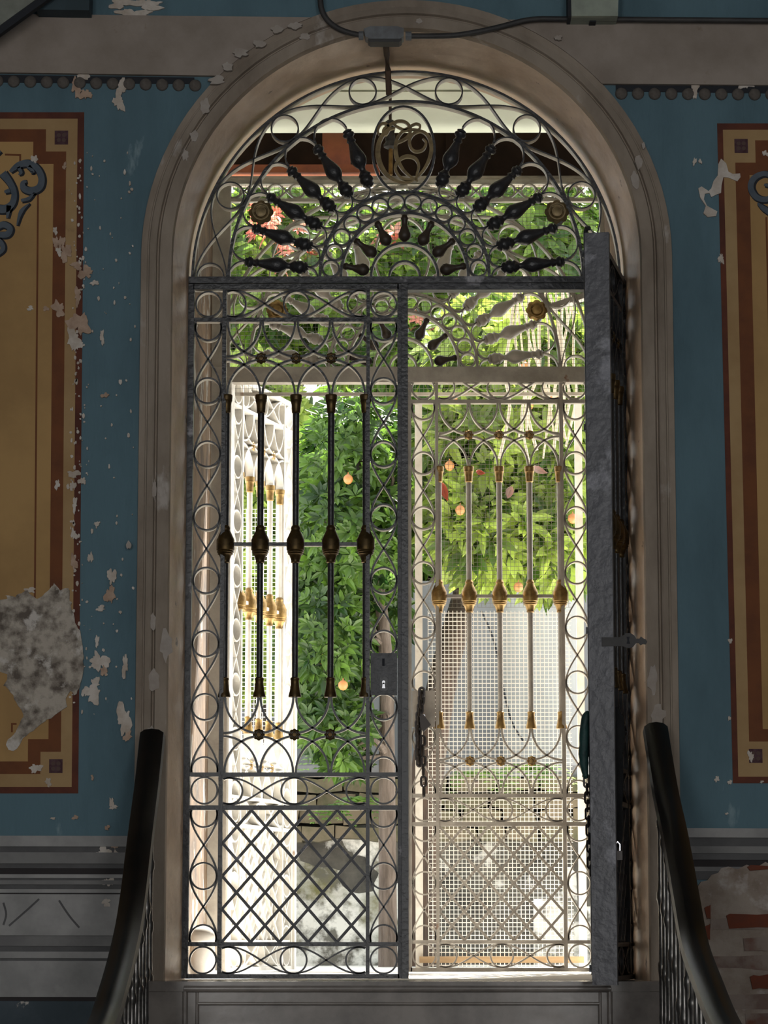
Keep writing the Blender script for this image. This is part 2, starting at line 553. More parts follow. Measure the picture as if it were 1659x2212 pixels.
pl = panel('painted_panel', pan_left, False, 243, 1714, 182, 168, 144, 117, (119, 283),
           'left ochre and brown bordered panel painted on the blue wall', -420)
pr = panel('painted_panel', pan_right, True, 267, 1692, 1549, 1561, 1586, 1616, (1585, 301),
           'right ochre and brown bordered panel painted on the blue wall', 2100)
ln = MB()
ln.prism(pan_left([(82, 410), (86, 410), (87, 1300), (83, 1300)]), YW - .0065, YW)
ln.prism(pan_left([(12, 333), (47, 334), (47, 350), (43, 350), (43, 338), (12, 337)]), YW - .0065, YW)
ln.prism(pan_left([(40, 1566), (48, 1566), (48, 1562), (36, 1562), (36, 1582), (40, 1582)]), YW - .0065, YW)
ln.build('thin_line', 'brown', pl)
ln = MB()
ln.prism(pan_right([(1648, 470), (1652, 470), (1652, 1560), (1648, 1560)]), YW - .0065, YW)
ln.build('thin_line', 'brown', pr)


def scroll(strokes, parent, off=(0, 0)):
    for lay, (mname, grow, dx, dz) in enumerate((('ink', 5, 2.5, -1.5), ('slate', 0, 0, 0))):
        mb = MB()
        for pts, ws in strokes:
            P = smooth_path(pts, 6)
            n = len(P)
            w = []
            for i in range(n):
                t = i / (n - 1) * (len(ws) - 1)
                k = min(int(t), len(ws) - 2)
                w.append((lerp(ws[k], ws[k + 1], t - k) + grow) * 10.13 / 6200)
            mb.ribbon([W2(x + dx + off[0], y - dz + off[1]) for x, y in P], w, YW - .0072 - .0008 * lay, YW - .003)
        mb.build('grey_scroll', mname, parent)


scroll([([(22, 372), (40, 358), (60, 354), (80, 364), (90, 385), (86, 405), (68, 413), (52, 408), (50, 396), (58, 393)], [6, 14, 16, 13, 14, 15, 16, 14, 10, 4]),
        ([(40, 362), (46, 374), (40, 378)], [8, 7, 2]),
        ([(62, 360), (72, 372), (66, 373)], [10, 7, 2]),
        ([(75, 417), (62, 430), (46, 434)], [2, 8, 6]),
        ([(64, 440), (46, 458), (37, 488)], [1, 9, 2]),
        ([(6, 375), (22, 396), (31, 418), (27, 440), (12, 452), (-6, 452)], [18, 14, 12, 14, 18, 18]),
        ([(22, 412), (10, 416)], [10, 6]), ([(20, 445), (16, 472)], [12, 4]),
        ([(-14, 497), (6, 486), (22, 494), (16, 507), (-4, 508)], [12, 14, 12, 14, 12]),
        ([(-10, 515), (4, 527), (6, 540), (-6, 552)], [12, 10, 10, 6]), ([(0, 326), (-14, 340)], [9, 9])], pl)
scroll([([(1672, 384), (1650, 376), (1628, 386), (1621, 406), (1632, 426), (1652, 432), (1670, 424)], [12, 11, 13, 13, 13, 12, 10]),
        ([(1636, 440), (1650, 452), (1672, 466)], [4, 12, 14]), ([(1650, 400), (1668, 404)], [5, 8])], pr)

# ---- dado: moulded courses, left and right of the stair
da = MB()
courses_l = [(1806, 1829, .014, 'dado'), (1829, 1842, .006, 'dado_dark'), (1842, 1866, .020, 'dado_mid'), (1866, 1876, .012, 'dado_dark'),
             (1876, 1889, .004, 'dado_black'), (1889, 1897, .012, 'dado'), (1897, 1902, .006, 'dado_dark'), (1902, 1911, .012, 'dado_mid'),
             (1911, 1921, .006, 'dado_dark'), (1921, 1929, .012, 'dado'), (1929, 1932, .004, 'dado_black'), (1932, 2006, .008, 'dado'),
             (2006, 2021, .016, 'dado'), (2021, 2029, .008, 'dado_mid'), (2029, 2044, .018, 'dado_mid'), (2044, 2056, .010, 'dado_dark'),
             (2056, 2070, .014, 'dado'), (2070, 2076, .005, 'dado_dark'), (2076, 2154, .008, 'dado'), (2154, 2163, .003, 'dado_black')]
dl = MB().prism([W2(-900, 2163), W2(305, 2163), W2(305, 2600), W2(-900, 2600)], YW - .002, YW + .01).build('dado', 'skirt', wall)
for a, b, o, m_ in courses_l:
    MB().prism([W2(-900, a - 2), W2(312, a), W2(312, b), W2(-900, b - 2)], YW - o, YW + .01).build('dado_course', m_, dl)
dr = MB().prism([W2(1455, 2140), W2(2500, 2140), W2(2500, 2600), W2(1455, 2600)], YW - .002, YW + .01).build('dado', 'skirt', wall)
for a, b, o, m_ in [(1789, 1809, .014, 'dado'), (1809, 1828, .006, 'dado_dark'), (1828, 1843, .020, 'dado_mid'), (1843, 1857, .012, 'dado_dark'),
                    (1857, 1872, .004, 'dado_black'), (1872, 1882, .012, 'dado_mid'), (1882, 1900, .008, 'dado_dark')]:
    MB().prism([W2(1450, a), W2(2500, a + 4), W2(2500, b + 4), W2(1450, b)], YW - o, YW + .01).build('dado_course', m_, dr)
# veins painted on the grey marble course
vn = MB()
for pts in ([(20, 2000), (60, 1965), (85, 1942)], [(128, 1945), (150, 1978), (172, 2004)], [(8, 1950), (14, 1975), (8, 1998)]):
    vn.ribbon([W2(x, y_) for x, y_ in smooth_path(pts, 4)], .007, YW - .0088, YW - .007)
vn.build('painted_vein', 'dado_dark', dl)

# ---- exposed brick on the right, below the broken dado
rnd = random.Random(3)
edge = [(1500, 2260), (1503, 1920), (1513, 1905), (1527, 1902), (1536, 1890), (1550, 1886), (1556, 1876), (1572, 1872), (1592, 1878), (1612, 1868),
        (1630, 1876), (1652, 1862), (1672, 1872), (1720, 1866), (1800, 1880), (2300, 1870), (2300, 2620), (1500, 2620)]
eb = MB().prism([W2(x, y_) for x, y_ in edge], YW - .018, YW + .01).build('exposed_brickwork', 'mortar', wall)
bk = MB()
p0 = at(1512, 1900, YW)
for row in range(17):
    z1 = at(1600, 1900, YW).z - row * .066
    x = p0.x + .03 + (row % 2) * .12
    while x < 2.0:
        w = rnd.uniform(.19, .24)
        if rnd.random() < .82 and not (row < 1 and x < 1.15):
            o = rnd.uniform(.019, .026)
            j = lambda: rnd.uniform(-.006, .006)
            bk.prism([(x + j(), z1 + j()), (x + w / 2, z1 + j()), (x + w + j(), z1 + j()), (x + w + j(), z1 - .046 + j()), (x + w / 2, z1 - .046 + j()), (x + j(), z1 - .046 + j())],
                     YW - o, YW - .01)
        x += w + .022
bk.build('brick_face', 'brick', eb)
rb = MB()
for (x0, x1, y0, y1) in ((1567, 1700, 1974, 2005), (1612, 1700, 1869, 1880), (1520, 1533, 1957, 1985), (1618, 1660, 2106, 2136), (1520, 1532, 1998, 2030)):
    q = [(x0, y0 + 4), (x0 + 8, y0), ((x0 + x1) / 2, y0 + 2), (x1, y0 - 2), (x1, y1), ((x0 + x1) / 2, y1 - 2), (x0 + 6, y1 + 1)]
    rb.prism([W2(a, b) for a, b in q], YW - .029, YW - .01)
rb.build('bare_red_brick', mat('clean_red_brick', (.15, .035, .014), .9, c2=(.12, .035, .018), scale=20, bump=.3), eb)


# ---- peeled paint
def blob(mb, px, py, w, h, rng, y0, n=40, rough=.5):
    ph = [rng.uniform(0, 6.28) for _ in range(4)]
    pts = []
    for i in range(n):
        t = 2 * math.pi * i / n
        r = 1 + rough * (.5 * math.sin(2 * t + ph[0]) + .35 * math.sin(3 * t + ph[1]) + .3 * math.sin(5 * t + ph[2]) + .22 * math.sin(7 * t + ph[3]) + .14 * math.sin(13 * t + ph[1] * 2)) + rng.uniform(-.11, .11)
        r = max(.25, r)
        pts.append(W2(px + w / 2 * r * math.cos(t), py + h / 2 * r * math.sin(t)))
    mb.prism(pts, y0, YW + .004)


rg = random.Random(11)
fk, fk2 = MB(), MB()
for (x, y_, w, h) in [(178, 160, 40, 22), (165, 190, 18, 40), (185, 205, 22, 22), (263, 190, 18, 36), (257, 222, 22, 34), (262, 8, 46, 24), (205, 65, 16, 14),
                      (236, 72, 22, 26), (183, 118, 34, 40), (248, 60, 36, 24), (290, 30, 60, 18), (320, 12, 60, 22), (196, 100, 26, 20),
                      (133, 524, 13, 26), (143, 548, 20, 40), (121, 526, 14, 22), (166, 575, 22, 16), (185, 590, 30, 24), (168, 640, 14, 34), (127, 668, 26, 30),
                      (172, 700, 40, 46), (160, 735, 26, 50), (205, 612, 14, 12), (66, 667, 12, 10), (128, 545, 12, 16), (100, 668, 16, 8), (221, 730, 10, 26),
                      (227, 855, 16, 10), (124, 1048, 9, 22), (160, 1025, 22, 18), (178, 1040, 14, 16), (158, 1050, 12, 20), (162, 1090, 10, 30), (160, 1155, 12, 22),
                      (160, 1215, 14, 30), (242, 1245, 16, 36), (238, 1285, 20, 36), (218, 1315, 18, 12), (196, 1205, 10, 22), (210, 1132, 14, 8), (170, 700, 26, 20),
                      (200, 1500, 34, 36), (216, 1430, 34, 40), (206, 1478, 20, 26), (270, 1440, 12, 46), (225, 1450, 12, 24), (268, 1555, 30, 60), (276, 1590, 16, 22),
                      (78, 1660, 22, 20), (105, 1690, 14, 16), (242, 1735, 8, 26), (246, 1744, 16, 8), (200, 1680, 6, 10), (115, 1768, 8, 6), (163, 1766, 14, 8),
                      (232, 1788, 10, 10), (235, 1905, 24, 18), (222, 1845, 40, 24), (255, 1855, 18, 30), (160, 1855, 16, 6), (243, 1820, 26, 20), (230, 1950, 20, 14),
                      (25, 1855, 12, 6), (75, 345, 12, 18), (140, 360, 8, 14), (210, 1385, 10, 20), (66, 1275, 18, 14), (120, 500, 10, 14)]:
    blob(fk if rg.random() < .72 else fk2, x, y_, w, h, rg, YW - .0095 - rg.random() * .001)
for (x, y_, w, h) in [(1500, 192, 18, 36), (1612, 184, 30, 18), (1590, 175, 34, 14), (1500, 350, 8, 14), (1653, 333, 14, 10), (1557, 560, 10, 24),
                      (1576, 1690, 8, 10), (1548, 1683, 8, 14), (1577, 1385, 7, 12), (1575, 1552, 5, 10), (1621, 1634, 12, 20), (1645, 1689, 8, 5), (1569, 1758, 6, 5),
                      (1512, 350, 8, 8)]:
    blob(fk, x, y_, w, h, rg, YW - .0095 - rg.random() * .001)
# the long torn flake beside the right panel
fk.prism([W2(x, y_) for x, y_ in [(1557, 344), (1568, 354), (1573, 372), (1582, 377), (1598, 376), (1599, 384), (1592, 393), (1573, 385), (1562, 384), (1558, 402), (1557, 418),
                                  (1548, 421), (1536, 427), (1532, 418), (1522, 420), (1520, 432), (1527, 446), (1538, 452), (1549, 458), (1546, 468), (1528, 470), (1519, 462),
                                  (1524, 446), (1512, 428), (1508, 408), (1515, 404), (1530, 414), (1536, 408), (1541, 392), (1550, 380), (1551, 356)]], YW - .0095, YW)
for _ in range(230):
    x = rg.choice([rg.gauss(170, 12), rg.gauss(168, 8), rg.uniform(178, 292)])
    y_ = rg.uniform(330, 1560)
    k = rg.uniform(1.6, 6.5)
    blob(fk, x - 8 * (y_ - 800) / 1500, y_, k, k * rg.uniform(.8, 2.2), rg, YW - .0095, n=9, rough=.2)
fk.build('peeled_paint', 'flake', wall, kind='stuff')
fk2.build('peeled_paint', 'flake2', wall, kind='stuff')
# big bare render patch at the left
bp_ = [(-200, 1300), (0, 1296), (14, 1285), (28, 1290), (42, 1284), (60, 1277), (70, 1290), (92, 1290), (112, 1268), (118, 1262), (130, 1276), (146, 1272), (152, 1296), (157, 1318),
       (162, 1345), (172, 1362), (178, 1398), (180, 1430), (178, 1462), (172, 1485), (162, 1502), (152, 1492), (142, 1516), (146, 1528), (120, 1545), (96, 1560), (72, 1578), (52, 1596),
       (36, 1618), (20, 1622), (16, 1606), (28, 1588), (44, 1562), (50, 1540), (36, 1520), (24, 1494), (10, 1480), (2, 1450), (-200, 1440)]
sp = smooth_path(bp_, 3, True)
sp = [(x + rg.uniform(-2.5, 2.5), y_ + rg.uniform(-2.5, 2.5)) for x, y_ in sp]
MB().prism([W2(x, y_) for x, y_ in sp], YW - .011, YW).build('bare_render_patch', 'render', wall)
# flakes on the architrave
af = MB()
for (x, y_, w, h) in [(380, 1395, 26, 66), (345, 1600, 20, 60), (352, 1345, 12, 36), (300, 1180, 10, 16), (355, 1060, 9, 40), (355, 1470, 24, 46)]:
    pts = []
    for i in range(16):
        t = 6.283 * i / 16
        k = 1 + rg.uniform(-.25, .25)
        pts.append(W2(x - 20 + w / 2 * k * math.cos(t), y_ + h / 2 * k * math.sin(t)))
    af.prism(pts, YW - .0375, YW - .03)
for (x, y_, w, h) in [(1408, 1470, 20, 60), (1418, 1548, 32, 46), (1378, 355, 14, 30), (1370, 395, 18, 36), (1388, 320, 8, 14)]:
    pts = []
    for i in range(16):
        t = 6.283 * i / 16
        k = 1 + rg.uniform(-.25, .25)
        pts.append(W2(x + w / 2 * k * math.cos(t), y_ + h / 2 * k * math.sin(t)))
    af.prism(pts, YW - .0375, YW - .03)
for (x, y_, w, h) in [(470, 180, 34, 18), (520, 120, 30, 18), (445, 235, 20, 30), (640, 62, 30, 14), (560, 100, 26, 16), (1205, 88, 16, 10), (600, 70, 26, 16), (660, 85, 24, 14),
                      (420, 300, 16, 26), (402, 340, 14, 24), (492, 150, 24, 18), (905, 52, 12, 12)]:
    pts = []
    for i in range(16):
        t = 6.283 * i / 16
        k = 1 + rg.uniform(-.3, .3)
        pts.append(W2(x + w / 2 * k * math.cos(t), y_ + h / 2 * k * math.sin(t)))
    af.prism(pts, YW - .0375, YW - .02)
af.build('peeled_plaster', mat('pale_stucco', (.42, .37, .33), .95, c2=(.34, .29, .25), scale=14, bump=.3), bpy.data.objects['trim_1'], kind='stuff')

# ------------------------------------------------------------------ passage, porch and outside ground
MB().box(XC - .83 - .4, XC - .83, YW + .48, YB - .03, LAND, 4.95).build('wall_passage_left', 'passage', kind='structure')
MB().box(XC + .86, XC + 1.3, YW + .48, YB - .03, LAND, 4.95).build('wall_passage_right', 'passage', kind='structure')
gr = MB().box(-6, 6, YW + .02, 26, LAND - .12, LAND - .003).build('floor_outside', 'ground', kind='structure')
zc_ = at(860, 290, YB + .02).z
cb = MB()
for k in range(8):
    y0 = YW + .29 + k * .215
    cb.box(-1.25, 1.35, y0, min(y0 + .208, YB + .02), zc_ + (.006 if k % 3 == 1 else 0), zc_ + .04)
cb.box(-1.25, 1.35, YW + .28, YB + .02, zc_ + .03, zc_ + .09)
cb.build('ceiling_porch', 'boards', kind='structure')

# eaves timbers beyond the pale gate
pb = lambda px, py, Y=YB: at(px, py, Y)
zt = lambda py, Y: at(860, py, Y).z
bm_ = MB().box(-1.3, 1.4, YB + .10, YB + .2, zt(392, YB + .1), zt(380, YB + .1)).build('weathered_lintel', 'weathered')
tag(bm_, 'weathered pale lintel beam above the greige fanlight', 'beam')
bm_ = MB().box(-1.3, pb(820, 360).x, YB + .16, YB + .24, zt(372, YB + .16), zt(355, YB + .16)).build('red_beam', 'redwood')
tag(bm_, 'thin red stained timber beam under the dark eaves', 'beam')
bm_ = MB().box(pb(693, 300).x, pb(755, 300).x, YB + .25, YB + .28, zt(380, YB + .25), zt(268, YB + .25)).build('red_board', 'redwood')
tag(bm_, 'upright red brown board hanging in the dark eaves', 'board')
bm_ = MB()
for k in range(7):
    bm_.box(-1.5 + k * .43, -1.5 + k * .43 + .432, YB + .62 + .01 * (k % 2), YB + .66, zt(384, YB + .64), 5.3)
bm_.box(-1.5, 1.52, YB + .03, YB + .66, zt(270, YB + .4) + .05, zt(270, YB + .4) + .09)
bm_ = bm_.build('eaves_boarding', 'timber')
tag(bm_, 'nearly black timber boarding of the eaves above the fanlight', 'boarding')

# ------------------------------------------------------------------ gates
U0 = 390.0


def clip_circle(cx, cz, r, x0, x1, n=40):
    pts = [(cx + r * math.cos(2 * math.pi * i / n), cz + r * math.sin(2 * math.pi * i / n)) for i in range(n)]
    ok = [x0 <= p[0] <= x1 for p in pts]
    if all(ok):
        return pts, True
    st = next(i for i in range(n) if ok[i] and not ok[i - 1])
    out = []
    for k in range(n):
        i = (st + k) % n
        if not ok[i]:
            break
        out.append(pts[i])
    return out, False


def clip_circle_z(cx, cz, r, z0, z1, n=40):
    q, c = clip_circle(cz, cx, r, z0, z1, n)
    return [(b, a) for a, b in q], c


def rosette_mesh(r, y, side=-1):
    mb = MB()
    n = 32
    rows = [(.0, 0.32), (.35, .34), (.5, .16), (.75, .24), (1.0, .05)]
    v, f = [(0, y + side * r * .4, 0)], []
    for (q, h) in rows[1:]:
        for k in range(n):
            t = 2 * math.pi * k / n
            rr = r * q * (1 if q < .5 else (.86 + .14 * abs(math.cos(4 * t))))
            v.append((rr * math.cos(t), y + side * r * h, rr * math.sin(t)))
    for k in range(n):
        f.append((0, 1 + k, 1 + (k + 1) % n))
        for i in range(3):
            a = 1 + i * n
            f.append((a + k, a + (k + 1) % n, a + n + (k + 1) % n, a + n + k))
    v.append((0, y, 0))
    for k in range(n):
        f.append((len(v) - 1, 1 + 3 * n + k, 1 + 3 * n + (k + 1) % n))
    return mb.add(v, f)


def gate_leaf(label, iron, iron2, orn, mirror, loc, rotz, su=1.0, group=None, lock=False, dp=.017, knobm=None):
    sx = -1 if mirror else 1
    U = lambda px: sx * (px - U0) * S * su
    Z = lambda py: at(640, py, YG).z - LAND
    root = empty('iron_gate_leaf', loc, rotz, label=label, cat='gate', group=group)
    bx = lambda n, m, x0, x1, y0, y1, d0, d1: MB().box(U(x0), U(x1), d0, d1, Z(y0), Z(y1)).build(n, m, root)
    bx('stile', iron2, 390, 414, 616, 2114, -.022, .022)
    bx('stile', iron2, 859, 872, 616, 2114, -.022, .022)
    bx('meeting_strip', iron, 868, 882, 616, 2114, -.032, -.02)
    for (a, b, d) in ((616, 628, .022), (688, 697, dp), (1669, 1678, dp), (1740, 1750, dp), (2035, 2044, dp), (2104, 2114, .022)):
        bx('rail', iron, 412, 862, a, b, -d, d)
    bx('pilaster_bar', iron, 476, 485, 626, 2106, -dp - .003, dp + .003)
    bx('pilaster_bar', iron, 791, 799, 626, 2106, -dp - .003, dp + .003)
    bx('knob_rail', iron, 485, 791, 1172, 1180, -.01, .01)
    t = 3.7 * S
    d = dp + .001
    # rings: one full ring mesh, copied
    pts, _ = clip_circle(0, 0, 28 * S, -9, 9)
    ring = None

    def full_ring(px, py):
        nonlocal ring
        l = (U(px), 0, Z(py))
        if ring is None:
            ring = MB().ribbon([(a * su, b) for a, b in pts], t, -d, d, True).build('ring', iron, root, smooth=True, loc=l)
        else:
            dup(ring, l)

    def cut(cx, cy, x0=None, x1=None, y0=None, y1=None):
        if x0 is not None:
            q, _ = clip_circle(cx, cy, 28, x0, x1)
        else:
            q, _ = clip_circle_z(cx, cy, 28, y0, y1)
        MB().ribbon([(U(a), Z(b)) for a, b in q], t, -d, d).build('half_ring', iron, root, smooth=True)

    for ci, xc in enumerate((445.5, 829)):
        full_ring(xc, 659)
        full_ring(xc, 1708)
        full_ring(xc, 2074)
        for (a, b, y0, per, ks) in ((697, 1669, 709, 136.4, range(8)), (1750, 2035, 1759, 133.5, range(3))):
            for k in ks:
                c = y0 + k * per
                if c - 28 < a or c + 28 > b:
                    cut(xc, c, y0=a, y1=b)
                else:
                    full_ring(xc, c)
            spans = [(a, b)]
            if lock and ci == 1 and a == 697:
                spans = [(a, 1405), (1506, b)]
            for (a_, b_) in spans:
                n = max(12, int((b_ - a_) / 6))
                for sg in (1, -1):
                    MB().ribbon([(U(xc + sg * 28.5 * math.cos(math.pi * (yy - y0) / per)), Z(yy)) for yy in [a_ + (b_ - a_) * i / n for i in range(n + 1)]],
                                t, -d, d).build('wave_bar', iron, root, smooth=True)
        if lock and ci == 1:
            lp = bx('lock_plate', iron2, 801, 858, 1412, 1502, -.02, .004)
            kp = MB()
            kp.prism([(U(829) + sx * a * S, Z(1479) + b * S) for a, b in [(-9, -11), (-6, -15), (6, -15), (9, -11), (9, 11), (6, 15), (-6, 15), (-9, 11)]], -.0235, -.019)
            kp = kp.build('keyhole_plate', iron, root)
            kp.parent = lp
            kh = MB()
            kh.prism([(U(829) + 3.4 * S * math.cos(q), Z(1475) + 4 * S * math.sin(q)) for q in [6.283 * i / 12 for i in range(12)]], -.0245, -.0225)
            kh.prism([(U(829) - 1.8 * S, Z(1476)), (U(829) + 1.8 * S, Z(1476)), (U(829) + 3.4 * S, Z(1488)), (U(829) - 3.4 * S, Z(1488))], -.0245, -.0225)
            kh.build('keyhole', 'padlock', lp)
            MB().box(U(826), U(831), -.0225, -.019, Z(1424), Z(1440)).build('bolt_slot', 'ink', lp)
    for (a, b) in ((628, 688), (1678, 1740), (2044, 2104)):
        yc = (a + b) / 2
        cut(499, yc, x0=485, x1=600)
        full_ring(638, yc)
        cut(777, yc, x0=700, x1=791)
        for sg in (1, -1):
            n = 60
            MB().ribbon([(U(x), Z(yc + sg * 29 * math.cos(math.pi * (x - 638) / 139))) for x in [485 + 306 * i / n for i in range(n + 1)]],
                        t, -d, d).build('wave_bar', iron, root, smooth=True)
    # interlaced arcs above and below the balusters
    xs = [486, 561.5, 638, 714.5, 790]
    for (ye, yt) in ((697, 772), (853, 779), (1506, 1584), (1669, 1591)):
        h = yt - ye
        for i, xc in enumerate(xs):
            a0, a1 = 0, math.pi
            if i == 0: a1 = math.pi / 2
            if i == 4: a0 = math.pi / 2
            MB().ribbon([(U(xc + 73.5 * math.cos(q)), Z(ye + h * math.sin(q))) for q in [a0 + (a1 - a0) * k / 24 for k in range(25)]],
                        t * 1.2, -d, d).build('arc_bar', iron, root, smooth=True)
    ro = None
    for xc in xs[1:4]:
        for yc in (775.5, 1587.5):
            l = (U(xc), 0, Z(yc))
            if ro is None:
                ro = rosette_mesh(13 * S, -.014)
                ro = ro.build('rosette', orn, root, smooth=True, loc=l)
            else:
                dup(ro, l)
    # balusters
    P = lambda y, r: (Z(y), r * S)
    shaft = tc = kn = bc = None
    for i, xc in enumerate(xs):
        l = (U(xc), 0, 0)
        if shaft is None:
            shaft = MB().lathe([P(1502, 6.4), P(1460, 6.6), P(1216, 6.8), P(1136, 6.8), P(892, 7.2), P(856, 7.2)], (0, 0, 0), (0, 0, 1), 14).build('baluster', iron, root, smooth=True, loc=l)
            tc = MB().lathe([P(893, 7.5), P(891, 9.5), P(889, 9.2), P(876, 10), P(868, 11.5), P(866, 12.8), P(864, 12.2), P(862, 12.8), P(858, 13), P(855, 13.2), P(853, 12.4), P(852, 6)],
                            (0, 0, 0), (0, 0, 1), 16).build('top_collar', orn, shaft, smooth=True)
            kn = MB().lathe([P(1217, 7), P(1215, 10), P(1212, 9), P(1209, 10), P(1200, 13), P(1197, 17), P(1195, 16), P(1193, 18.5), P(1190, 17.5), P(1188, 19.5), P(1167, 19.5),
                             P(1164, 18.5), P(1152, 13), P(1145, 9.5), P(1141, 10.5), P(1138, 9), P(1135, 7)], (0, 0, 0), (0, 0, 1), 20)
            for sg in (-1, 1):
                kn.lathe([(0, 11 * S), (.0055 + 13 * S, 11 * S), (.0075 + 13 * S, 9.5 * S), (.004 + 13 * S, 7 * S), (.008 + 13 * S, 5 * S), (.009 + 13 * S, 1 * S)], (0, 0, Z(1177)), (0, sg, 0), 18)
            kn = kn.build('knob', orn, shaft, smooth=True)
            bc = MB().lathe([P(1507, 9), P(1506, 13.6), P(1502, 13.6), P(1498, 12.6), P(1492, 11), P(1478, 9), P(1470, 8.6), P(1468, 9.8), P(1465, 9.6), P(1463, 7)],
                            (0, 0, 0), (0, 0, 1), 16).build('bottom_collar', orn, shaft, smooth=True)
        else:
            c = dup(shaft, l)
            for o in (tc, kn, bc):
                dup(o, None, c)
    # diamond lattice
    lx0, lx1, ly0, ly1 = 485, 791, 1750, 2035
    cw, rh = (lx1 - lx0) / 5, (ly1 - ly0) / 4
    for (sg, ks) in ((1, range(1, 9)), (-1, range(-3, 5))):
        mb = MB()
        for k in ks:
            # x/cw + sg*y/rh = k
            q = []
            for i in range(0, 101):
                xx = 5 * i / 100
                yy = (k - xx) * sg
                if -1e-6 <= yy <= 4 + 1e-6:
                    q.append((xx, yy))
            if len(q) > 1:
                a, b = q[0], q[-1]
                off = .004 * sg
                mb.ribbon([(U(lx0 + a[0] * cw), Z(ly0 + a[1] * rh)), (U(lx0 + b[0] * cw), Z(ly0 + b[1] * rh))], 6.2 * S, -.006 + off, .006 + off)
        mb.build('lattice', iron2, root)
    return root, U, Z


xl = at(390, 1300, YG).x
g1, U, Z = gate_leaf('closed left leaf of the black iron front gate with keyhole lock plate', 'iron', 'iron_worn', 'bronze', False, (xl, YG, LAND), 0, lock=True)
xr = at(1352, 1300, YG).x
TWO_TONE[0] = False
g2, U2, Z2 = gate_leaf('black iron front gate leaf swung open edge-on against the right jamb', 'iron', 'iron_worn', 'bronze', True, (xr, YG, LAND), R(78.5), su=.94, lock=True)
mp = MB().box(U2(868), U2(886), -.052, .032, Z2(612), Z2(2120)).build('meeting_plate', mat('grey_sheen_iron', (.13, .13, .145), .4, c2=(.08, .08, .09), scale=5, bump=.5, bscale=35, c3=(.26, .26, .29), s3=5, lo3=.56, hi3=.64), g2)  # plate coloured paler than the black gate to carry its sheen
rod = MB().tube([(U2(852), .035, Z2(2100)), (U2(852), .035, Z2(620)), (U2(852), .035, Z2(602)), (U2(858), .03, Z2(596)), (U2(866), .02, Z2(598))], .008, 8)
for yy in (640, 990, 1400, 1800, 2080):
    rod.box(U2(848), U2(856), .015, .048, Z2(yy), Z2(yy + 14))
rod.build('bolt_rod', 'iron', g2, smooth=True)

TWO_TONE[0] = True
# back gate, pale; one leaf shut, one swung out
xb = .0225
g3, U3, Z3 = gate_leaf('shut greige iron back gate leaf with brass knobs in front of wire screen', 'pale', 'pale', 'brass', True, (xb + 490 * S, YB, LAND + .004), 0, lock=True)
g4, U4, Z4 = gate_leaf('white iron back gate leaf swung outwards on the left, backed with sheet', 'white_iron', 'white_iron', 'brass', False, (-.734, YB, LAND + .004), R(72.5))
# sheet backing of the swung leaf
sh = MB()
sh.box(U4(416), U4(858), .022, .026, Z4(2100), Z4(1592))
sh.build('lower_sheet', 'whitewash', g4)
sh = MB()
sh.box(U4(416), U4(476), .022, .026, Z4(1590), Z4(620))
sh.build('side_sheet', mat('grey_sheet', (.36, .33, .29), .8, c2=(.26, .23, .20), scale=5), g4)
shp = []
xs = [486, 561.5, 638, 714.5, 790]
out = [(U4(484), Z4(622)), (U4(793), Z4(622)), (U4(793), Z4(853))]
for i in range(3, -1, -1):
    a, b = xs[i + 1], xs[i]
    m_ = (a + b) / 2
    out += [(U4(a - 6), Z4(853)), (U4(m_ + 10), Z4(806)), (U4(m_), Z4(796)), (U4(m_ - 10), Z4(806)), (U4(b + 6), Z4(853))]
out += [(U4(484), Z4(853))]
MB().prism(out, .022, .026).build('upper_sheet', mat('worn_sheet', (.50, .46, .41), .8, c2=(.34, .29, .24), scale=4), g4)


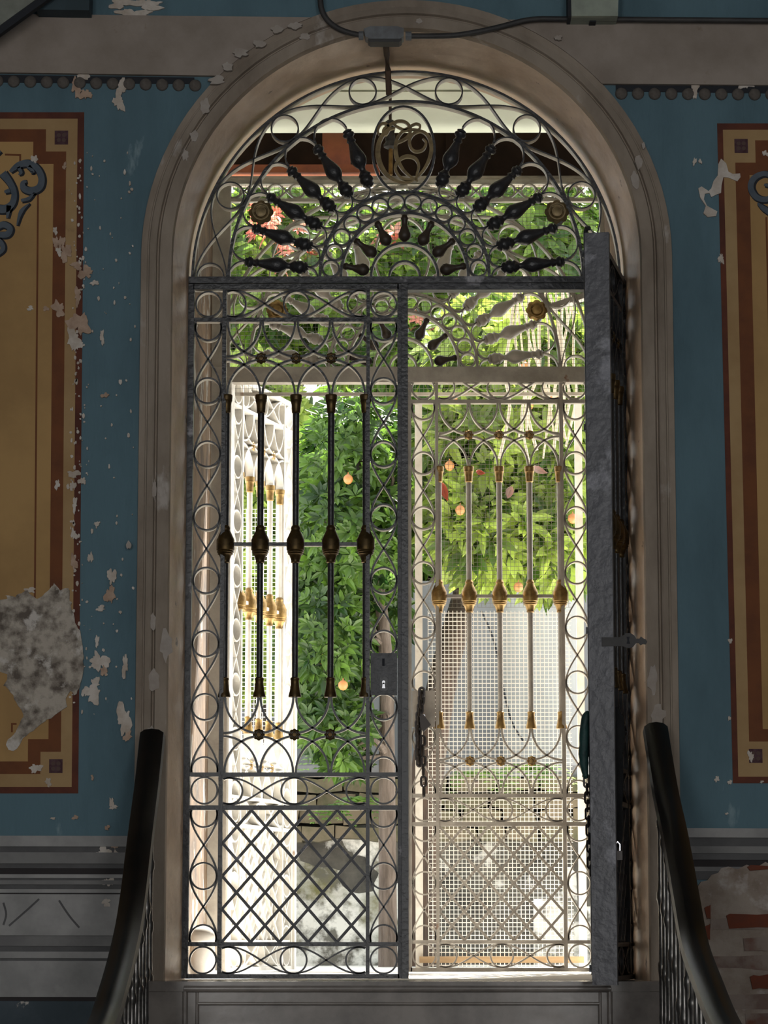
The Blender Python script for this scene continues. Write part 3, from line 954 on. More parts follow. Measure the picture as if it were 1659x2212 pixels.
# ------------------------------------------------------------------ arched fan grilles
def fan(label, iron, orn, pend, loc, k, full, group=None, xr_cut=None):
    """k scale; local origin = centre of the fan base, px units of the front fan times S*k"""
    s = S * k
    root = empty('arched_transom_grille', loc, 0, label=label, cat='grille', group=group)
    d = .021
    sx, sz = s * 1.022, s * 1.05
    L = lambda p: (p[0] * sx, p[1] * sz)
    s = s * 1.03

    def rib(name, pts, t=4.0, closed=False, m=iron, dd=d):
        return MB().ribbon([L(p) for p in pts], t * s, -dd, dd, closed).build(name, m, root, smooth=True)

    band_o = lambda a: (3 + 459 * math.cos(a), -9 + 452 * math.sin(a))
    band_i = lambda a: (3 + 381 * math.cos(a), -3 + 381 * math.sin(a))

    def mid(a, f):
        o, i = band_o(a), band_i(a)
        return ((o[0] + i[0]) / 2 + f * (o[0] - i[0]) / 2, (o[1] + i[1]) / 2 + f * (o[1] - i[1]) / 2)

    A = [math.pi * i / 72 for i in range(73)]
    rib('outer_arch', [band_o(a) for a in A], 5, dd=.022)
    rib('inner_arch', [band_i(a) for a in A], 6, dd=.022)
    for sg in (1, -1):
        rib('wave_bar', [mid(a, sg * .9 * math.cos(7 * a)) for a in [math.pi * i / 140 for i in range(141)]], 3)
    ring = None
    for q in range(8):
        a = math.pi * q / 7
        c = mid(a, 0)
        if q in (0, 7):
            rib('half_ring', [(c[0] + 29 * math.cos(t), max(0, c[1]) + 29 * math.sin(t)) for t in [math.pi * i / 20 for i in range(21)]], 3)
        elif ring is None:
            ring = MB().ribbon([(29 * s * math.cos(6.2832 * i / 36), 29 * s * math.sin(6.2832 * i / 36)) for i in range(36)], 3 * s, -d, d, True).build(
                'ring', iron, root, smooth=True, loc=(c[0] * sx, 0, c[1] * sz))
        else:
            dup(ring, (c[0] * sx, 0, c[1] * sz))
    # spindles
    prof = [(0, 5), (2, 9), (6, 13), (10, 11), (14, 14.5), (20, 15), (26, 12), (30, 14), (34, 11), (40, 6.5), (46, 7), (52, 12), (60, 16.5), (68, 17.5), (78, 15.5), (90, 11.5),
            (100, 9), (106, 7.5), (110, 10.5), (114, 8), (118, 7.5), (122, 12), (127, 13), (131, 9), (134, 10.5), (137, 5)]
    ang = [R(90 + sg * (21.2 + 12.6 * q)) for sg in (1, -1) for q in range(6)]
    sp_ = None
    for a in ang:
        c = (208 * math.cos(a) * sx, 0, 208 * math.sin(a) * sz)
        if sp_ is None:
            mb = MB().lathe([(p * s, r * s) for p, r in prof], (0, 0, 0), (0, 0, 1), 12)
            for q in range(8):   # raised leaves round the swelling
                t = 6.283 * q / 8
                mb.lathe([(50 * s, 1 * s), (60 * s, 4 * s), (72 * s, 3.6 * s), (90 * s, .8 * s)], (14 * s * math.cos(t), 14 * s * math.sin(t), 0),
                         (-.10 * math.cos(t), -.10 * math.sin(t), 1), 6)
            sp_ = mb.build('spindle', iron, root, smooth=True, loc=c)
            sp_.rotation_euler = (0, math.pi / 2 - a, 0)
        else:
            o = dup(sp_, c)
            o.rotation_euler = (0, math.pi / 2 - a, 0)
    # looped scrolls between the spindle tips, outer and inner
    order = sorted(ang)
    for i in range(len(order) + 1):
        a = order[i - 1] if i else 0.0
        b = order[i] if i < len(order) else math.pi
        if b - a > .5:
            continue
        m_ = (a + b) / 2
        if i == 0: m_, a = b - R(6.3), b - R(12.6)
        if i == len(order): m_, b = a + R(6.3), a + R(12.6)
        for (rad, sg, rr) in ((343, 1, 37), (209, -1, 22.5)):
            c = (rad * math.cos(m_), rad * math.sin(m_))
            q = [(c[0] + rr * math.cos(m_ - sg * math.pi / 2 + sg * math.pi * j / 18 * 1), c[1] + rr * math.sin(m_ - sg * math.pi / 2 + sg * math.pi * j / 18)) for j in range(19)]
            if sg < 0:
                q = [(c[0] - rr * math.cos(m_ + math.pi / 2 - math.pi * j / 18), c[1] - rr * math.sin(m_ + math.pi / 2 - math.pi * j / 18)) for j in range(19)]
            q = [(x, z) for x, z in q if z > -2]
            if len(q) > 3:
                rib('scroll', q, 3)
    # ring band
    rib('band_arch', arc2(0, 0, 182, 182, 0, math.pi, 48), 6, dd=.022)
    rib('band_arch', arc2(0, 0, 137, 137, 0, math.pi, 48), 6, dd=.022)
    sr = None
    for q in range(14):
        a = math.pi * (q + .5) / 14
        l = (159.5 * math.cos(a) * sx, 0, 159.5 * math.sin(a) * sz)
        if sr is None:
            sr = MB().ribbon([(17.5 * s * math.cos(6.2832 * i / 24), 17.5 * s * math.sin(6.2832 * i / 24)) for i in range(24)], 3.4 * s, -d, d, True).build('small_ring', iron, root, smooth=True, loc=l)
        else:
            dup(sr, l)
    pd = None
    for q in range(7):
        a = R(90 + 26.3 * (q - 3))
        l = (78 * math.cos(a) * sx, 0, 78 * math.sin(a) * sz)
        if pd is None:
            pd = MB().lathe([(p * s, r * s) for p, r in [(0, 4), (3, 9), (9, 13), (16, 13.5), (24, 10), (34, 6.5), (44, 6), (50, 8.5), (54, 6.5), (57, 5)]], (0, 0, 0), (0, 0, 1), 12).build(
                'pendant', pend, root, smooth=True, loc=l)
            pd.rotation_euler = (0, math.pi / 2 - a, 0)
        else:
            o = dup(pd, l)
            o.rotation_euler = (0, math.pi / 2 - a, 0)
    rib('inner_arc', arc2(0, 0, 72, 72, 0, math.pi, 30), 5, dd=.022)
    rib('inner_arc', arc2(0, 0, 33, 33, 0, math.pi, 24), 4.5, dd=.022)
    # oval
    rib('oval', arc2(-2, 274, 67, 94, 0, 2 * math.pi, 48)[:-1], 5, True, dd=.014)
    for px in (-309, 328):
        mb = rosette_mesh(27 * s, -.016)
        for r_ in (10, 17):
            mb.ribbon([(r_ * s * math.cos(6.2832 * i / 24), r_ * s * math.sin(6.2832 * i / 24)) for i in range(24)], 2.5 * s, -.016 - 9 * s, -.014, True)
        mb.build('rosette', orn, root, smooth=True, loc=(px * sx, 0, 138 * sz))
    if full:
        mono = empty('dummy', (0, 0, 0))
        bpy.data.objects.remove(mono)
        G = lambda q: ((760 + q[0] / 6.91 - 874) * sx, (600 - (210 + q[1] / 6.91)) * sz)
        strokes = [([(650, 470), (540, 500), (450, 600), (400, 720), (392, 880), (440, 1050), (540, 1190), (680, 1270), (820, 1290), (940, 1235), (1080, 1090), (1170, 900), (1190, 720),
                     (1130, 580), (1030, 520), (920, 560), (862, 660), (890, 780), (970, 825), (1070, 790), (1110, 690), (1060, 630)],
                    [3, 7, 9, 10, 11, 11, 9, 6, 5, 5, 6, 8, 9, 7, 6, 7, 7, 6, 6, 6, 5, 3]),
                   ([(410, 580), (390, 500), (440, 415), (510, 410), (560, 480), (520, 570), (470, 560), (480, 490), (580, 420), (700, 370), (810, 390), (875, 480), (850, 590), (760, 660), (670, 700),
                     (655, 800), (680, 940), (760, 1090), (860, 1190), (960, 1255)],
                    [3, 5, 5, 5, 5, 4, 4, 5, 6, 6, 6, 7, 7, 6, 7, 9, 9, 7, 5, 4]),
                   ([(600, 410), (700, 470), (790, 500), (880, 450), (960, 415), (1020, 440), (1000, 500), (900, 500), (780, 520), (700, 600), (650, 720)], [3, 5, 5, 5, 5, 5, 4, 5, 6, 7, 6]),
                   ([(960, 1240), (800, 1250), (690, 1180), (650, 1060), (720, 950), (830, 905), (950, 940), (1000, 1050), (965, 1200), (975, 1280)], [4, 5, 6, 6, 7, 8, 7, 6, 4, 4])]
        mono = None
        for j, (pts_, ws) in enumerate(strokes):
            Pp = smooth_path(pts_, 6)
            n = len(Pp)
            w = []
            for i in range(n):
                t = i / (n - 1) * (len(ws) - 1)
                kk = min(int(t), len(ws) - 2)
                w.append(lerp(ws[kk], ws[kk + 1], t - kk) * s)
            o = MB().ribbon([G(p) for p in Pp], w, -.012 - .003 * j, .004 - .003 * j).build('monogram' if mono is None else 'monogram_stroke', 'monobrass', root if mono is None else mono, smooth=True)
            if mono is None:
                mono = o
                o['label'] = 'brass interlaced monogram'
    return root


fx = at(874, 600, YG)
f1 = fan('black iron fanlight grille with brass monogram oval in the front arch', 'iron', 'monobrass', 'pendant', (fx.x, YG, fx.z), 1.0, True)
tb = MB()
tb.box(at(396, 600, YG).x - fx.x, at(1352, 600, YG).x - fx.x, -.024, .024, 0, -.024)
tb.build('transom_bar', 'iron_worn', f1)
MB().box(at(872, 600, YG).x - fx.x, at(1352, 600, YG).x - fx.x, -.02, .03, -.026, -.05).build('transom_bar', 'iron_worn', f1)
bx_ = at(871, 795, YB)
f2 = fan('greige iron fanlight grille above the back gate, behind the front one', 'pale', 'brass', 'pendant', (bx_.x, YB, bx_.z), 1.012, False)
s2 = S * 1.012
zb_ = lambda py: at(871, py, YB).z - bx_.z
MB().box(-.86, .88, -.03, .03, 0, zb_(828)).build('transom_bar', 'pale', f2)
for (a, b) in ((390, 397), (430, 437)):
    MB().box(-.80, .88, -.016, .016, zb_(a), zb_(b)).build('rail', 'pale', f2)
for xx, ww in ((-.785, .04), (.87, .02)):
    MB().box(xx - ww, xx + ww, -.025, .025, zb_(2096), zb_(390)).build('stile', 'pale', f2)
rg2 = None
for q in range(17):
    px = 505 + q * 45.5
    p = at(px, 413.5, YB)
    l = (p.x - bx_.x, 0, p.z - bx_.z)
    if rg2 is None:
        rr = 15.5 * 12.11 / 6200
        rg2 = MB().ribbon([(rr * math.cos(6.2832 * i / 28), rr * math.sin(6.2832 * i / 28)) for i in range(28)], .0055, -.014, .014, True).build('ring', 'pale', f2, smooth=True, loc=l)
    else:
        dup(rg2, l)
for sg in (1, -1):
    MB().ribbon([(lambda p: (p.x - bx_.x, p.z - bx_.z))(at(x, 413.5 + sg * 15.5 * math.cos(math.pi * (x - 505) / 45.5), YB)) for x in [490 + 4 * i for i in range(194)]],
                .0045, -.012, .012).build('wave_bar', 'pale', f2, smooth=True)
MB().ribbon([(lambda p: (p.x - bx_.x, p.z - bx_.z))(at(x, y_, YB + .12)) for x, y_ in ((1185, 670), (1290, 635))], .024, .05, .12).build('brace', 'pale', f2)


# ------------------------------------------------------------------ wire screens behind the pale gate
def wire_mesh(mb, x0, x1, z0, z1, Y, p, r):
    n = int((x1 - x0) / p)
    for i in range(n + 1):
        x = x0 + i * p
        mb.box(x - r, x + r, Y - r, Y + r, z0, z1)
    n = int((z1 - z0) / p)
    for i in range(n + 1):
        z = z0 + i * p
        mb.box(x0, x1, Y - r + .001, Y + r + .001, z - r, z + r)


ys = YB + .30
a, b = at(905, 1500, ys), at(1255, 1500, ys)
t0, t1 = at(905, 870, ys).z, LAND
ws = empty('wire_screen', ((a.x + b.x) / 2, ys, LAND), label='tall square wire mesh screen on two posts behind the greige gate', cat='screen')
cx_ = (a.x + b.x) / 2
h = t0 - LAND
hw = (b.x - a.x) / 2
mb = MB()
wire_mesh(mb, -hw + .04, hw - .04, .01, 1.55, 0, .0180, .0015)
mb.build('wire_mesh', 'wire', ws)
mb = MB()
wire_mesh(mb, -hw + .04, hw - .04, 1.565, h - .02, 0, .0180, .0007)
mb.build('wire_mesh', 'wire_dark', ws)  # upper wires coloured darker than the lower ones
for sgn in (-1, 1):
    MB().box(sgn * hw - .016, sgn * hw + .016, .006, .04, 0, h).build('post', 'white_iron', ws)
MB().box(-hw, hw, -.03, -.005, at(1080, 2080, ys).z - LAND, at(1080, 2066, ys).z - LAND).build('bottom_lath', 'lath', ws)

wu = empty('fine_wire_net', (0.03, YB + .06, 3.6), label='fine wire netting stretched behind the greige fanlight grille', cat='netting')
mb = MB()
wire_mesh(mb, -.80, .82, .22, zt(392, YB) - 3.6, 0, .0180, .0007)
mb.build('wire_mesh', 'wire_dark', wu)
MB().box(-.81, .83, -.006, .006, .205, .22).build('edge_strip', 'pale', wu)
# mesh piece seen through the swung leaf
yl = 13.1
a, b = at(490, 1500, yl), at(612, 1500, yl)
wl = empty('wire_fence_panel', ((a.x + b.x) / 2, yl, LAND), label='wire mesh panel standing outside behind the swung white leaf', cat='screen')
mb = MB()
wire_mesh(mb, -.125, .125, .02, 2.1, 0, .020, .0013)
mb.build('wire_mesh', 'wire', wl)
for sgn in (-1, 1):
    MB().box(sgn * .13 - .008, sgn * .13 + .008, -.012, .012, 0, 2.12).build('post', 'white_iron', wl)

# ------------------------------------------------------------------ stair, landing block, railings
st = empty('staircase', (XC - .01, 9.0, 0), label='dark stone staircase rising to the gate between two railings', cat='stairs')
x0, x1 = -.93, .95
NR = 8
mb = MB()
for k in range(NR):
    zt_ = LAND - (k + 1) * .169
    if zt_ <= .01: break
    y1_ = 9.90 - 9.0 - k * .28
    mb.box(x0, x1, y1_ - .30, y1_ + .0, 0 if zt_ > 0 else 0, zt_)
mb.build('step', 'marble', st)
# landing block with moulded riser panel
mb = MB()
yl_ = .90
mb.box(x0 + .02, x1 - .02, yl_ + .03, 1.08, 0.3, LAND - .04)
mb.build('landing_block', 'marble', st)
mb = MB()
mb.box(x0 + .02, x1 - .02, yl_ + .0, 1.09, LAND - .035, LAND - .001)
mb.build('threshold_slab', 'marble', st)
mb = MB()
zp = lambda py: at(860, py, 9.9).z
xp = lambda px: at(px, 2160, 9.9).x - (XC - .01)
zA, zBm = LAND - .036, LAND - .30
mb.box(x0 + .02, xp(397), yl_ + .004, yl_ + .04, zBm, zA)
mb.box(xp(1320), x1 - .02, yl_ + .004, yl_ + .04, zBm, zA)
mb.lathe([(0, .012), (xp(1320) - xp(397), .012)], (xp(397), yl_ + .006, zp(2136)), (1, 0, 0), 12)
mb.box(xp(397), xp(1320), yl_ + .014, yl_ + .04, zp(2166), zA)
mb.box(xp(397), xp(425), yl_ + .014, yl_ + .04, zBm, zp(2166))
mb.box(xp(1297), xp(1320), yl_ + .014, yl_ + .04, zBm, zp(2166))
mb.lathe([(0, .006), (.3, .006)], (xp(425), yl_ + .016, zBm - .02), (0, 0, 1), 10)
mb.lathe([(0, .006), (.3, .006)], (xp(1297), yl_ + .016, zBm - .02), (0, 0, 1), 10)
mb.lathe([(0, .010), (.3, .010)], (xp(399), yl_ + .008, zBm - .02), (0, 0, 1), 10)
mb.lathe([(0, .010), (.3, .010)], (xp(1318), yl_ + .008, zBm - .02), (0, 0, 1), 10)
mb.lathe([(0, .006), (xp(1297) - xp(425), .006)], (xp(425), yl_ + .016, zp(2168)), (1, 0, 0), 10)
mb.build('panel_moulding', 'marble', st, smooth=True)

rail_l = [(328.6, 1589), (317.6, 1695.5), (303, 1809), (290, 1919.5), (277, 2005.7), (259, 2086.5), (240.5, 2152.6), (222, 2212)]
rail_r = [(1416.7, 1577), (1437.6, 1707.6), (1460, 1815), (1484, 1950.5), (1502, 2047), (1531, 2129), (1563, 2208)]


def railing(pts, X, sgn, label):
    W = [at_x(px, py, X) for px, py in pts]
    P = [Vector((0, p.y, p.z)) for p in W]
    e = (P[-1] - P[-2]).normalized()
    P.append(P[-1] + Vector((0, -.35, -.05)))
    P.append(P[-1] + Vector((0, -.40, -.02)))
    path = [Vector(q) for q in smooth_path([tuple(p) for p in P], 6)]
    root = empty('stair_railing', (X, 9.0, 0), label=label, cat='railing')
    w, hh = .045, .030
    sec = [(-w, -hh * .3), (-w * .9, hh * .5), (-w * .55, hh * .95), (0, hh * 1.1), (w * .55, hh * .95), (w * .9, hh * .5), (w, -hh * .3), (w * .75, -hh), (-w * .75, -hh)]

    def sweep(sec):
        v, f = [], []
        n = len(sec)
        for i, p in enumerate(path):
            d = (path[min(i + 1, len(path) - 1)] - path[max(i - 1, 0)]).normalized()
            up = Vector((1, 0, 0)).cross(d)
            if up.z < 0: up = -up
            for (a, b) in sec:
                v.append(Vector((a, 0, 0)) + p + up * b - Vector((0, 9.0, 0)))
        for i in range(len(path) - 1):
            for k in range(n):
                f.append((i * n + k, i * n + (k + 1) % n, (i + 1) * n + (k + 1) % n, (i + 1) * n + k))
        f += [tuple(range(n)), tuple((len(path) - 1) * n + k for k in range(n))]
        return MB().add(v, f)

    sweep(sec).build('handrail', 'wood_rail', root, smooth=True)
    # rounded upturned end at the wall
    sweep([(-.012, -hh - .012), (.012, -hh - .012), (.026, -hh - .002), (-.026, -hh - .002)]).build('iron_strap', 'steel', root)
    bal = None

    def step_z(y_):
        if y_ > 9.9: return LAND
        k = int((9.9 - y_) / .28)
        return max(0, LAND - (k + 1) * .169)

    y_ = 10.0
    i = 0
    while y_ > 7.6:
        # rail height there
        zr = None
        for a, b in zip(path[:-1], path[1:]):
            if min(a.y, b.y) <= y_ <= max(a.y, b.y):
                t = (y_ - a.y) / ((b.y - a.y) or 1)
                zr = a.z + (b.z - a.z) * t
                break
        if zr:
            z0 = step_z(y_ + .012)
            Lh = zr - .036 - z0
            if bal is None:
                L0 = 1.0
                prof = [(0, .016), (.02, .016), (.03, .011), (.05, .013), (.08, .0115), (.20, .011), (.23, .0155), (.25, .0155), (.26, .011), (.44, .0105), (.47, .012), (.49, .0165), (.51, .0165),
                        (.53, .012), (.56, .0105), (.74, .010), (.76, .0145), (.78, .0145), (.79, .010), (.95, .009), (.97, .013), (1.0, .013)]
                bal = MB().lathe([(a * 1.0, r) for a, r in prof], (0, 0, 0), (0, 0, 1), 12).build('baluster', 'steel', root, smooth=True, loc=(0, y_ - 9.0, z0))
                bal.scale = (1, 1, Lh)
            else:
                o = dup(bal, (0, y_ - 9.0, z0))
                o.scale = (1, 1, Lh)
        y_ -= .125
    return root


railing(rail_l, -.858, -1, 'black lacquered handrail on steel balusters left of the stair')
railing(rail_r, .897, 1, 'black lacquered handrail on steel balusters right of the stair')

# ------------------------------------------------------------------ conduit, junction box, brace, lamp box
yc = YW - .05
cd = empty('conduit_pipe', tuple(at(830, 78, yc)), label='dark electrical conduit looping over the arch with a junction box', cat='conduit')
o0 = Vector(cd.location)
rel = lambda px, py, Y=yc: at(px, py, Y) - o0
MB().tube([rel(*p) for p in smooth_path([(690, -120), (691, -60), (692, 0), (696, 24), (708, 44), (728, 60), (752, 70), (778, 76)], 5)], .0105, 10).build('pipe', 'pipe', cd, smooth=True)
MB().tube([rel(*p) for p in smooth_path([(884, 78), (940, 78), (985, 76), (1030, 69), (1080, 58), (1130, 45), (1165, 41), (1200, 41), (1400, 42.5), (1600, 44), (1900, 47)], 5)], .0105, 10).build('pipe', 'pipe', cd, smooth=True)
jb = MB()
jb.tube([rel(775, 77), rel(785, 77)], .017, 10)
jb.tube([rel(876, 78), rel(889, 78)], .017, 10)
q = [(786, 68), (800, 63), (858, 63), (872, 67), (872, 84), (864, 90), (798, 90), (789, 84)]
p_ = [rel(*k) for k in q]
jb.prism([(p.x, p.z) for p in p_], -.035, .035)
jb = jb.build('junction_box', 'box', cd)
MB().prism([(rel(*k).x, rel(*k).z) for k in [(797, 86), (866, 86), (868, 92), (862, 96), (800, 96), (795, 92)]], -.03, .03).build('box_lid', 'pipe', jb)
MB().box(rel(1273, 40).x, rel(1287, 40).x, -.016, .05, rel(1280, 50).z, rel(1280, 25).z).build('pipe_clip', 'ink', cd)
sp_ = MB()
pA, pB, pC = at(833, 88, YW - .03), at(838, 150, YG - .05), at(840, 205, YG - .03)
sp_.tube([pA, pA.lerp(pB, .5), pB, pC], .011, 8)
sp_ = sp_.build('drop_pipe', 'rust', smooth=True)
tag(sp_, 'short rusty pipe dropping from the junction box to the grille', 'pipe')
# little lantern rod in the oval
ln_ = empty('hanging_lantern', tuple(at(843, 250, YG + .5)), label='old lantern on a pale rod hanging behind the monogram oval', cat='lantern')
o1 = Vector(ln_.location)
r1 = lambda px, py: at(px, py, YG + .5) - o1
MB().tube([Vector((r1(843, 210).x, 0, zc_ - o1.z + .004)), r1(843, 210), r1(843, 290)], .006, 8).build('rod', 'rust', ln_)
MB().tube([r1(844, 318), r1(844, 378)], .0085, 8).build('stem', 'brass', ln_)
zq = lambda py: r1(843, py).z
MB().lathe([(zq(322), .012), (zq(318), .026), (zq(312), .026), (zq(306), .018), (zq(298), .02), (zq(288), .016), (zq(276), .02), (zq(266), .026), (zq(260), .012)], (0, 0, 0), (0, 0, 1), 14).build('lamp_body', 'pipe', ln_, smooth=True)

lb = MB()
a, b = at(1234, 38, YW - .1), at(1334, 38, YW - .1)
lb.prism([(a.x, a.z), (b.x, b.z), (b.x + .012, b.z + .35), (a.x - .004, a.z + .35)], YW - .12, YW - .002)
lb = lb.build('wall_lamp_box', 'lampbox')
tag(lb, 'pale green box fixed to the wall at the top, above the conduit', 'box')
MB().box(a.x - .012, a.x + .004, YW - .115, YW - .004, a.z, a.z + .35).build('side_flange', 'ink', lb)
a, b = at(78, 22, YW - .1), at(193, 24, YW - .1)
db = MB().prism([(a.x, a.z), (b.x, b.z), (b.x + .004, b.z + .35), (a.x, a.z + .35)], YW - .11, YW - .001).build('shade_block', mat('shade_block_blue', (.03, .05, .06), .8, c2=(.04, .065, .08), scale=8))  # added block, its dark colour stands for a shadow on the wall
tag(db, 'added dark blue block standing in for a shadow at the top left, beside the slanting brace', 'box')
br = MB()
p1, p2 = at(-160, 150, YW - .16), at(110, -45, YW - .16)
d = (p2 - p1).normalized()
nrm = Vector((d.z, 0, -d.x))
for (w0, w1, y0, y1) in ((-.045, .035, -.02, .02),):
    v = []
    for p in (p1, p2):
        for (w_, yy) in ((w0, y0), (w1, y0), (w1, y1), (w0, y1)):
            v.append(p + nrm * w_ + Vector((0, yy, 0)))
    br.add(v, [(0, 1, 2, 3), (7, 6, 5, 4), (0, 4, 5, 1), (1, 5, 6, 2), (2, 6, 7, 3), (3, 7, 4, 0)])
br = br.build('slanted_brace', mat('weathered_brace', (.24, .25, .215), .8, c2=(.16, .165, .14), scale=7, c3=(.42, .40, .34), s3=9, lo3=.62, hi3=.66))
tag(br, 'weathered slanting brace crossing the top left corner of the wall', 'brace')
v = []
brd = MB()
for p in (p1, p2):
    for (w_, yy) in ((.035, -.016), (.06, -.016), (.06, .016), (.035, .016)):
        v.append(p + nrm * w_ + Vector((0, yy, 0)))
brd.add(v, [(0, 1, 2, 3), (7, 6, 5, 4), (0, 4, 5, 1), (1, 5, 6, 2), (2, 6, 7, 3), (3, 7, 4, 0)])
brd.build('dark_underside', 'ink', br)  # dark strip set along the lower edge of the brace

# ------------------------------------------------------------------ things hung on the open leaf
la = empty('gate_latch', tuple(at(1310, 1388, 9.66)), label='dark iron latch tongue with eye plate sticking out of the open gate edge', cat='latch')
o2 = Vector(la.location)
r2 = lambda px, py: at(px, py, 9.66) - o2
ol_ = [(1300, 1377), (1336, 1377), (1346, 1373), (1352, 1368), (1362, 1368), (1370, 1373), (1374, 1380), (1381, 1380), (1384, 1375), (1389, 1379), (1395, 1382), (1398, 1387), (1395, 1392), (1389, 1391), (1384, 1394),
       (1380, 1389), (1374, 1389), (1368, 1397), (1361, 1400), (1353, 1400), (1345, 1396), (1300, 1396)]
MB().prism([(r2(*k).x, r2(*k).z) for k in ol_], -.006, .006).build('tongue', 'pipe', la)
MB().prism([(r2(*k).x, r2(*k).z) for k in [(1353, 1376), (1360, 1376), (1358, 1383), (1361, 1391), (1353, 1391), (1355, 1384)]], -.0075, -.0055).build('eye_slot', 'ink', la)

ch = empty('gate_chain', tuple(at(1272, 1540, 9.62)), label='dark teal sleeved chain hanging down the edge of the open black gate', cat='chain')
o3 = Vector(ch.location)
yq = 9.73
r3 = lambda px, py: at(px, py, yq) - o3
MB().tube([r3(*p) for p in smooth_path([(1270, 1536), (1264, 1560), (1262, 1600), (1261, 1640), (1264, 1672), (1267, 1682)], 4)],
          [.004, .010, .014, .0155, .015, .016, .017, .0175, .017, .016, .018, .018, .015, .016, .013, .012, .010, .012, .009, .008, .006], 10).build('sleeve', 'tealcloth', ch, smooth=True)
lk = None
for k in range(12):
    p = r3(1267 + .75 * k, 1688 + 17.5 * k)
    if lk is None:
        rr, hh = .0085, .011
        pts = [(rr * math.cos(t), rr * math.sin(t) + hh) for t in [math.pi * i / 8 for i in range(9)]] + [(rr * math.cos(t), rr * math.sin(t) - hh) for t in [math.pi + math.pi * i / 8 for i in range(9)]]
        lk = MB().tube([(x, 0, z) for x, z in pts + pts[:2]], .0038, 6).build('link', 'chain', ch, smooth=True, loc=p)
    else:
        o = dup(lk, p)
        o.rotation_euler = (0, 0, R(90) if k % 2 else R(20))

yk = 9.78
bc_ = empty('black_cloth_bundle', tuple(at(1332, 1700, yk)), label='black cloth bundle tied to the face of the open gate leaf', cat='cloth')
o4 = Vector(bc_.location)
r4 = lambda px, py: at(px, py, yk) - o4
MB().lathe([(r4(1330, 1830).z, .006), (r4(1330, 1815).z, .018), (r4(1330, 1780).z, .022), (r4(1330, 1740).z, .019), (r4(1330, 1700).z, .024), (r4(1330, 1655).z, .022), (r4(1330, 1640).z, .018),
            (r4(1330, 1620).z, .026), (r4(1330, 1580).z, .030), (r4(1330, 1550).z, .024), (r4(1330, 1528).z, .008)], (0, 0, 0), (0.01, 0, 1), 14, .8).build('cloth', 'blackcloth', bc_, smooth=True)
for yy in (1645, 1722):
    MB().tube([r4(1302, yy), r4(1312, yy + 2), r4(1326, yy)], .006, 6).build('tie', 'blackcloth', bc_)
pk = MB()
r5 = lambda px, py: at(px, py, yk - .03) - o4
pk.box(r5(1326, 1845).x, r5(1344, 1845).x, -.04, -.02, r5(1330, 1858).z, r5(1330, 1838).z)
pk = pk.build('padlock', 'chain', bc_)
MB().tube([r5(1330, 1838), r5(1330, 1824), r5(1334, 1818), r5(1339, 1824), r5(1339, 1838)], .0035, 6).build('shackle', 'padlock', pk)

# chain on the pale gate
yz = YB - .06
c2 = empty('rusty_chain', tuple(at(912, 1500, yz)), label='rusty chain looped through the lock plate of the greige gate', cat='chain')
o5 = Vector(c2.location)
r6 = lambda px, py: at(px, py, yz) - o5
path = smooth_path([(911, 1496), (909, 1522), (905, 1548), (903, 1575), (905, 1600), (903, 1625), (906, 1645)], 3)
lk = None
for k, (px, py) in enumerate(path):
    if lk is None:
        rr, hh = .010, .010
        pts = [(rr * math.cos(t), rr * math.sin(t) + hh) for t in [math.pi * i / 8 for i in range(9)]] + [(rr * math.cos(t), rr * math.sin(t) - hh) for t in [math.pi + math.pi * i / 8 for i in range(9)]]
        lk = MB().tube([(x, 0, z) for x, z in pts + pts[:2]], .0055, 6).build('link', 'chain', c2, smooth=True, loc=r6(px, py))
    else:
        o = dup(lk, r6(px, py))
        o.rotation_euler = (0, 0, R(80) if k % 2 else R(10))
for k in range(6):
    o = dup(lk, r6(913 + .5 * k, 1600 + 22 * k))
    o.rotation_euler = (0, 0, R(80) if k % 2 else R(10))
MB().prism([(r6(*k).x, r6(*k).z) for k in [(906, 1540), (916, 1545), (931, 1566), (914, 1582), (908, 1570)]], -.012, .012).build('torn_plate', 'chain', c2)

# ------------------------------------------------------------------ white bollard at the left of the passage
pb_ = at(434, 2100, 10.72)
bo = empty('white_bollard', (pb_.x, 10.78, LAND), label='whitewashed round headed bollard behind the lower left corner of the gate', cat='bollard')
zz = lambda py: at(434, py, 10.74).z - LAND
rr = 27 * 10.74 / 6200
MB().lathe([(0, rr * 1.05), (zz(2050), rr * 1.0), (zz(2044), rr * .98)], (0, 0, 0), (0, 0, 1), 24).build('shaft', 'whitewash', bo, smooth=True)
MB().lathe([(zz(2044), rr * .8), (zz(2036), rr * .85), (zz(2032), rr * 1.12), (zz(2022), rr * 1.2), (zz(2012), rr * 1.1), (zz(2002), rr * .75), (zz(1998), rr * .3), (zz(1997), .001)],
           (0, 0, 0), (0, 0, 1), 24).build('cap', 'whitewash', bo, smooth=True)

# ------------------------------------------------------------------ garden walls
rw = MB()
Yr = 15.2
nx, nz = 60, 24
za, zb2 = LAND - .02, at(700, 1690, Yr).z
v, f = [], []
rr_ = random.Random(5)
ph = [rr_.uniform(0, 6.28) for _ in range(8)]
for j in range(nz + 1):
    for i in range(nx + 1):
        x = -2.2 + 4.6 * i / nx
        z = za + (zb2 - za) * j / nz
        dy = .05 * math.sin(5 * x + ph[0] + 3 * z) + .04 * math.sin(9 * z + ph[1] + 4 * x) + .03 * math.sin(17 * x + ph[2]) * math.sin(15 * z + ph[3]) + rr_.uniform(-.012, .012)
        v.append((x, Yr + dy + .10 * (z - za), z))
for j in range(nz):
    for i in range(nx):
        a = j * (nx + 1) + i
        f.append((a, a + 1, a + nx + 2, a + nx + 1))
rw.add(v, f)
rw.box(-2.2, 2.4, Yr + .12, Yr + .5, za, zb2)
rw = rw.build('garden_wall', 'wallstone', smooth=True)
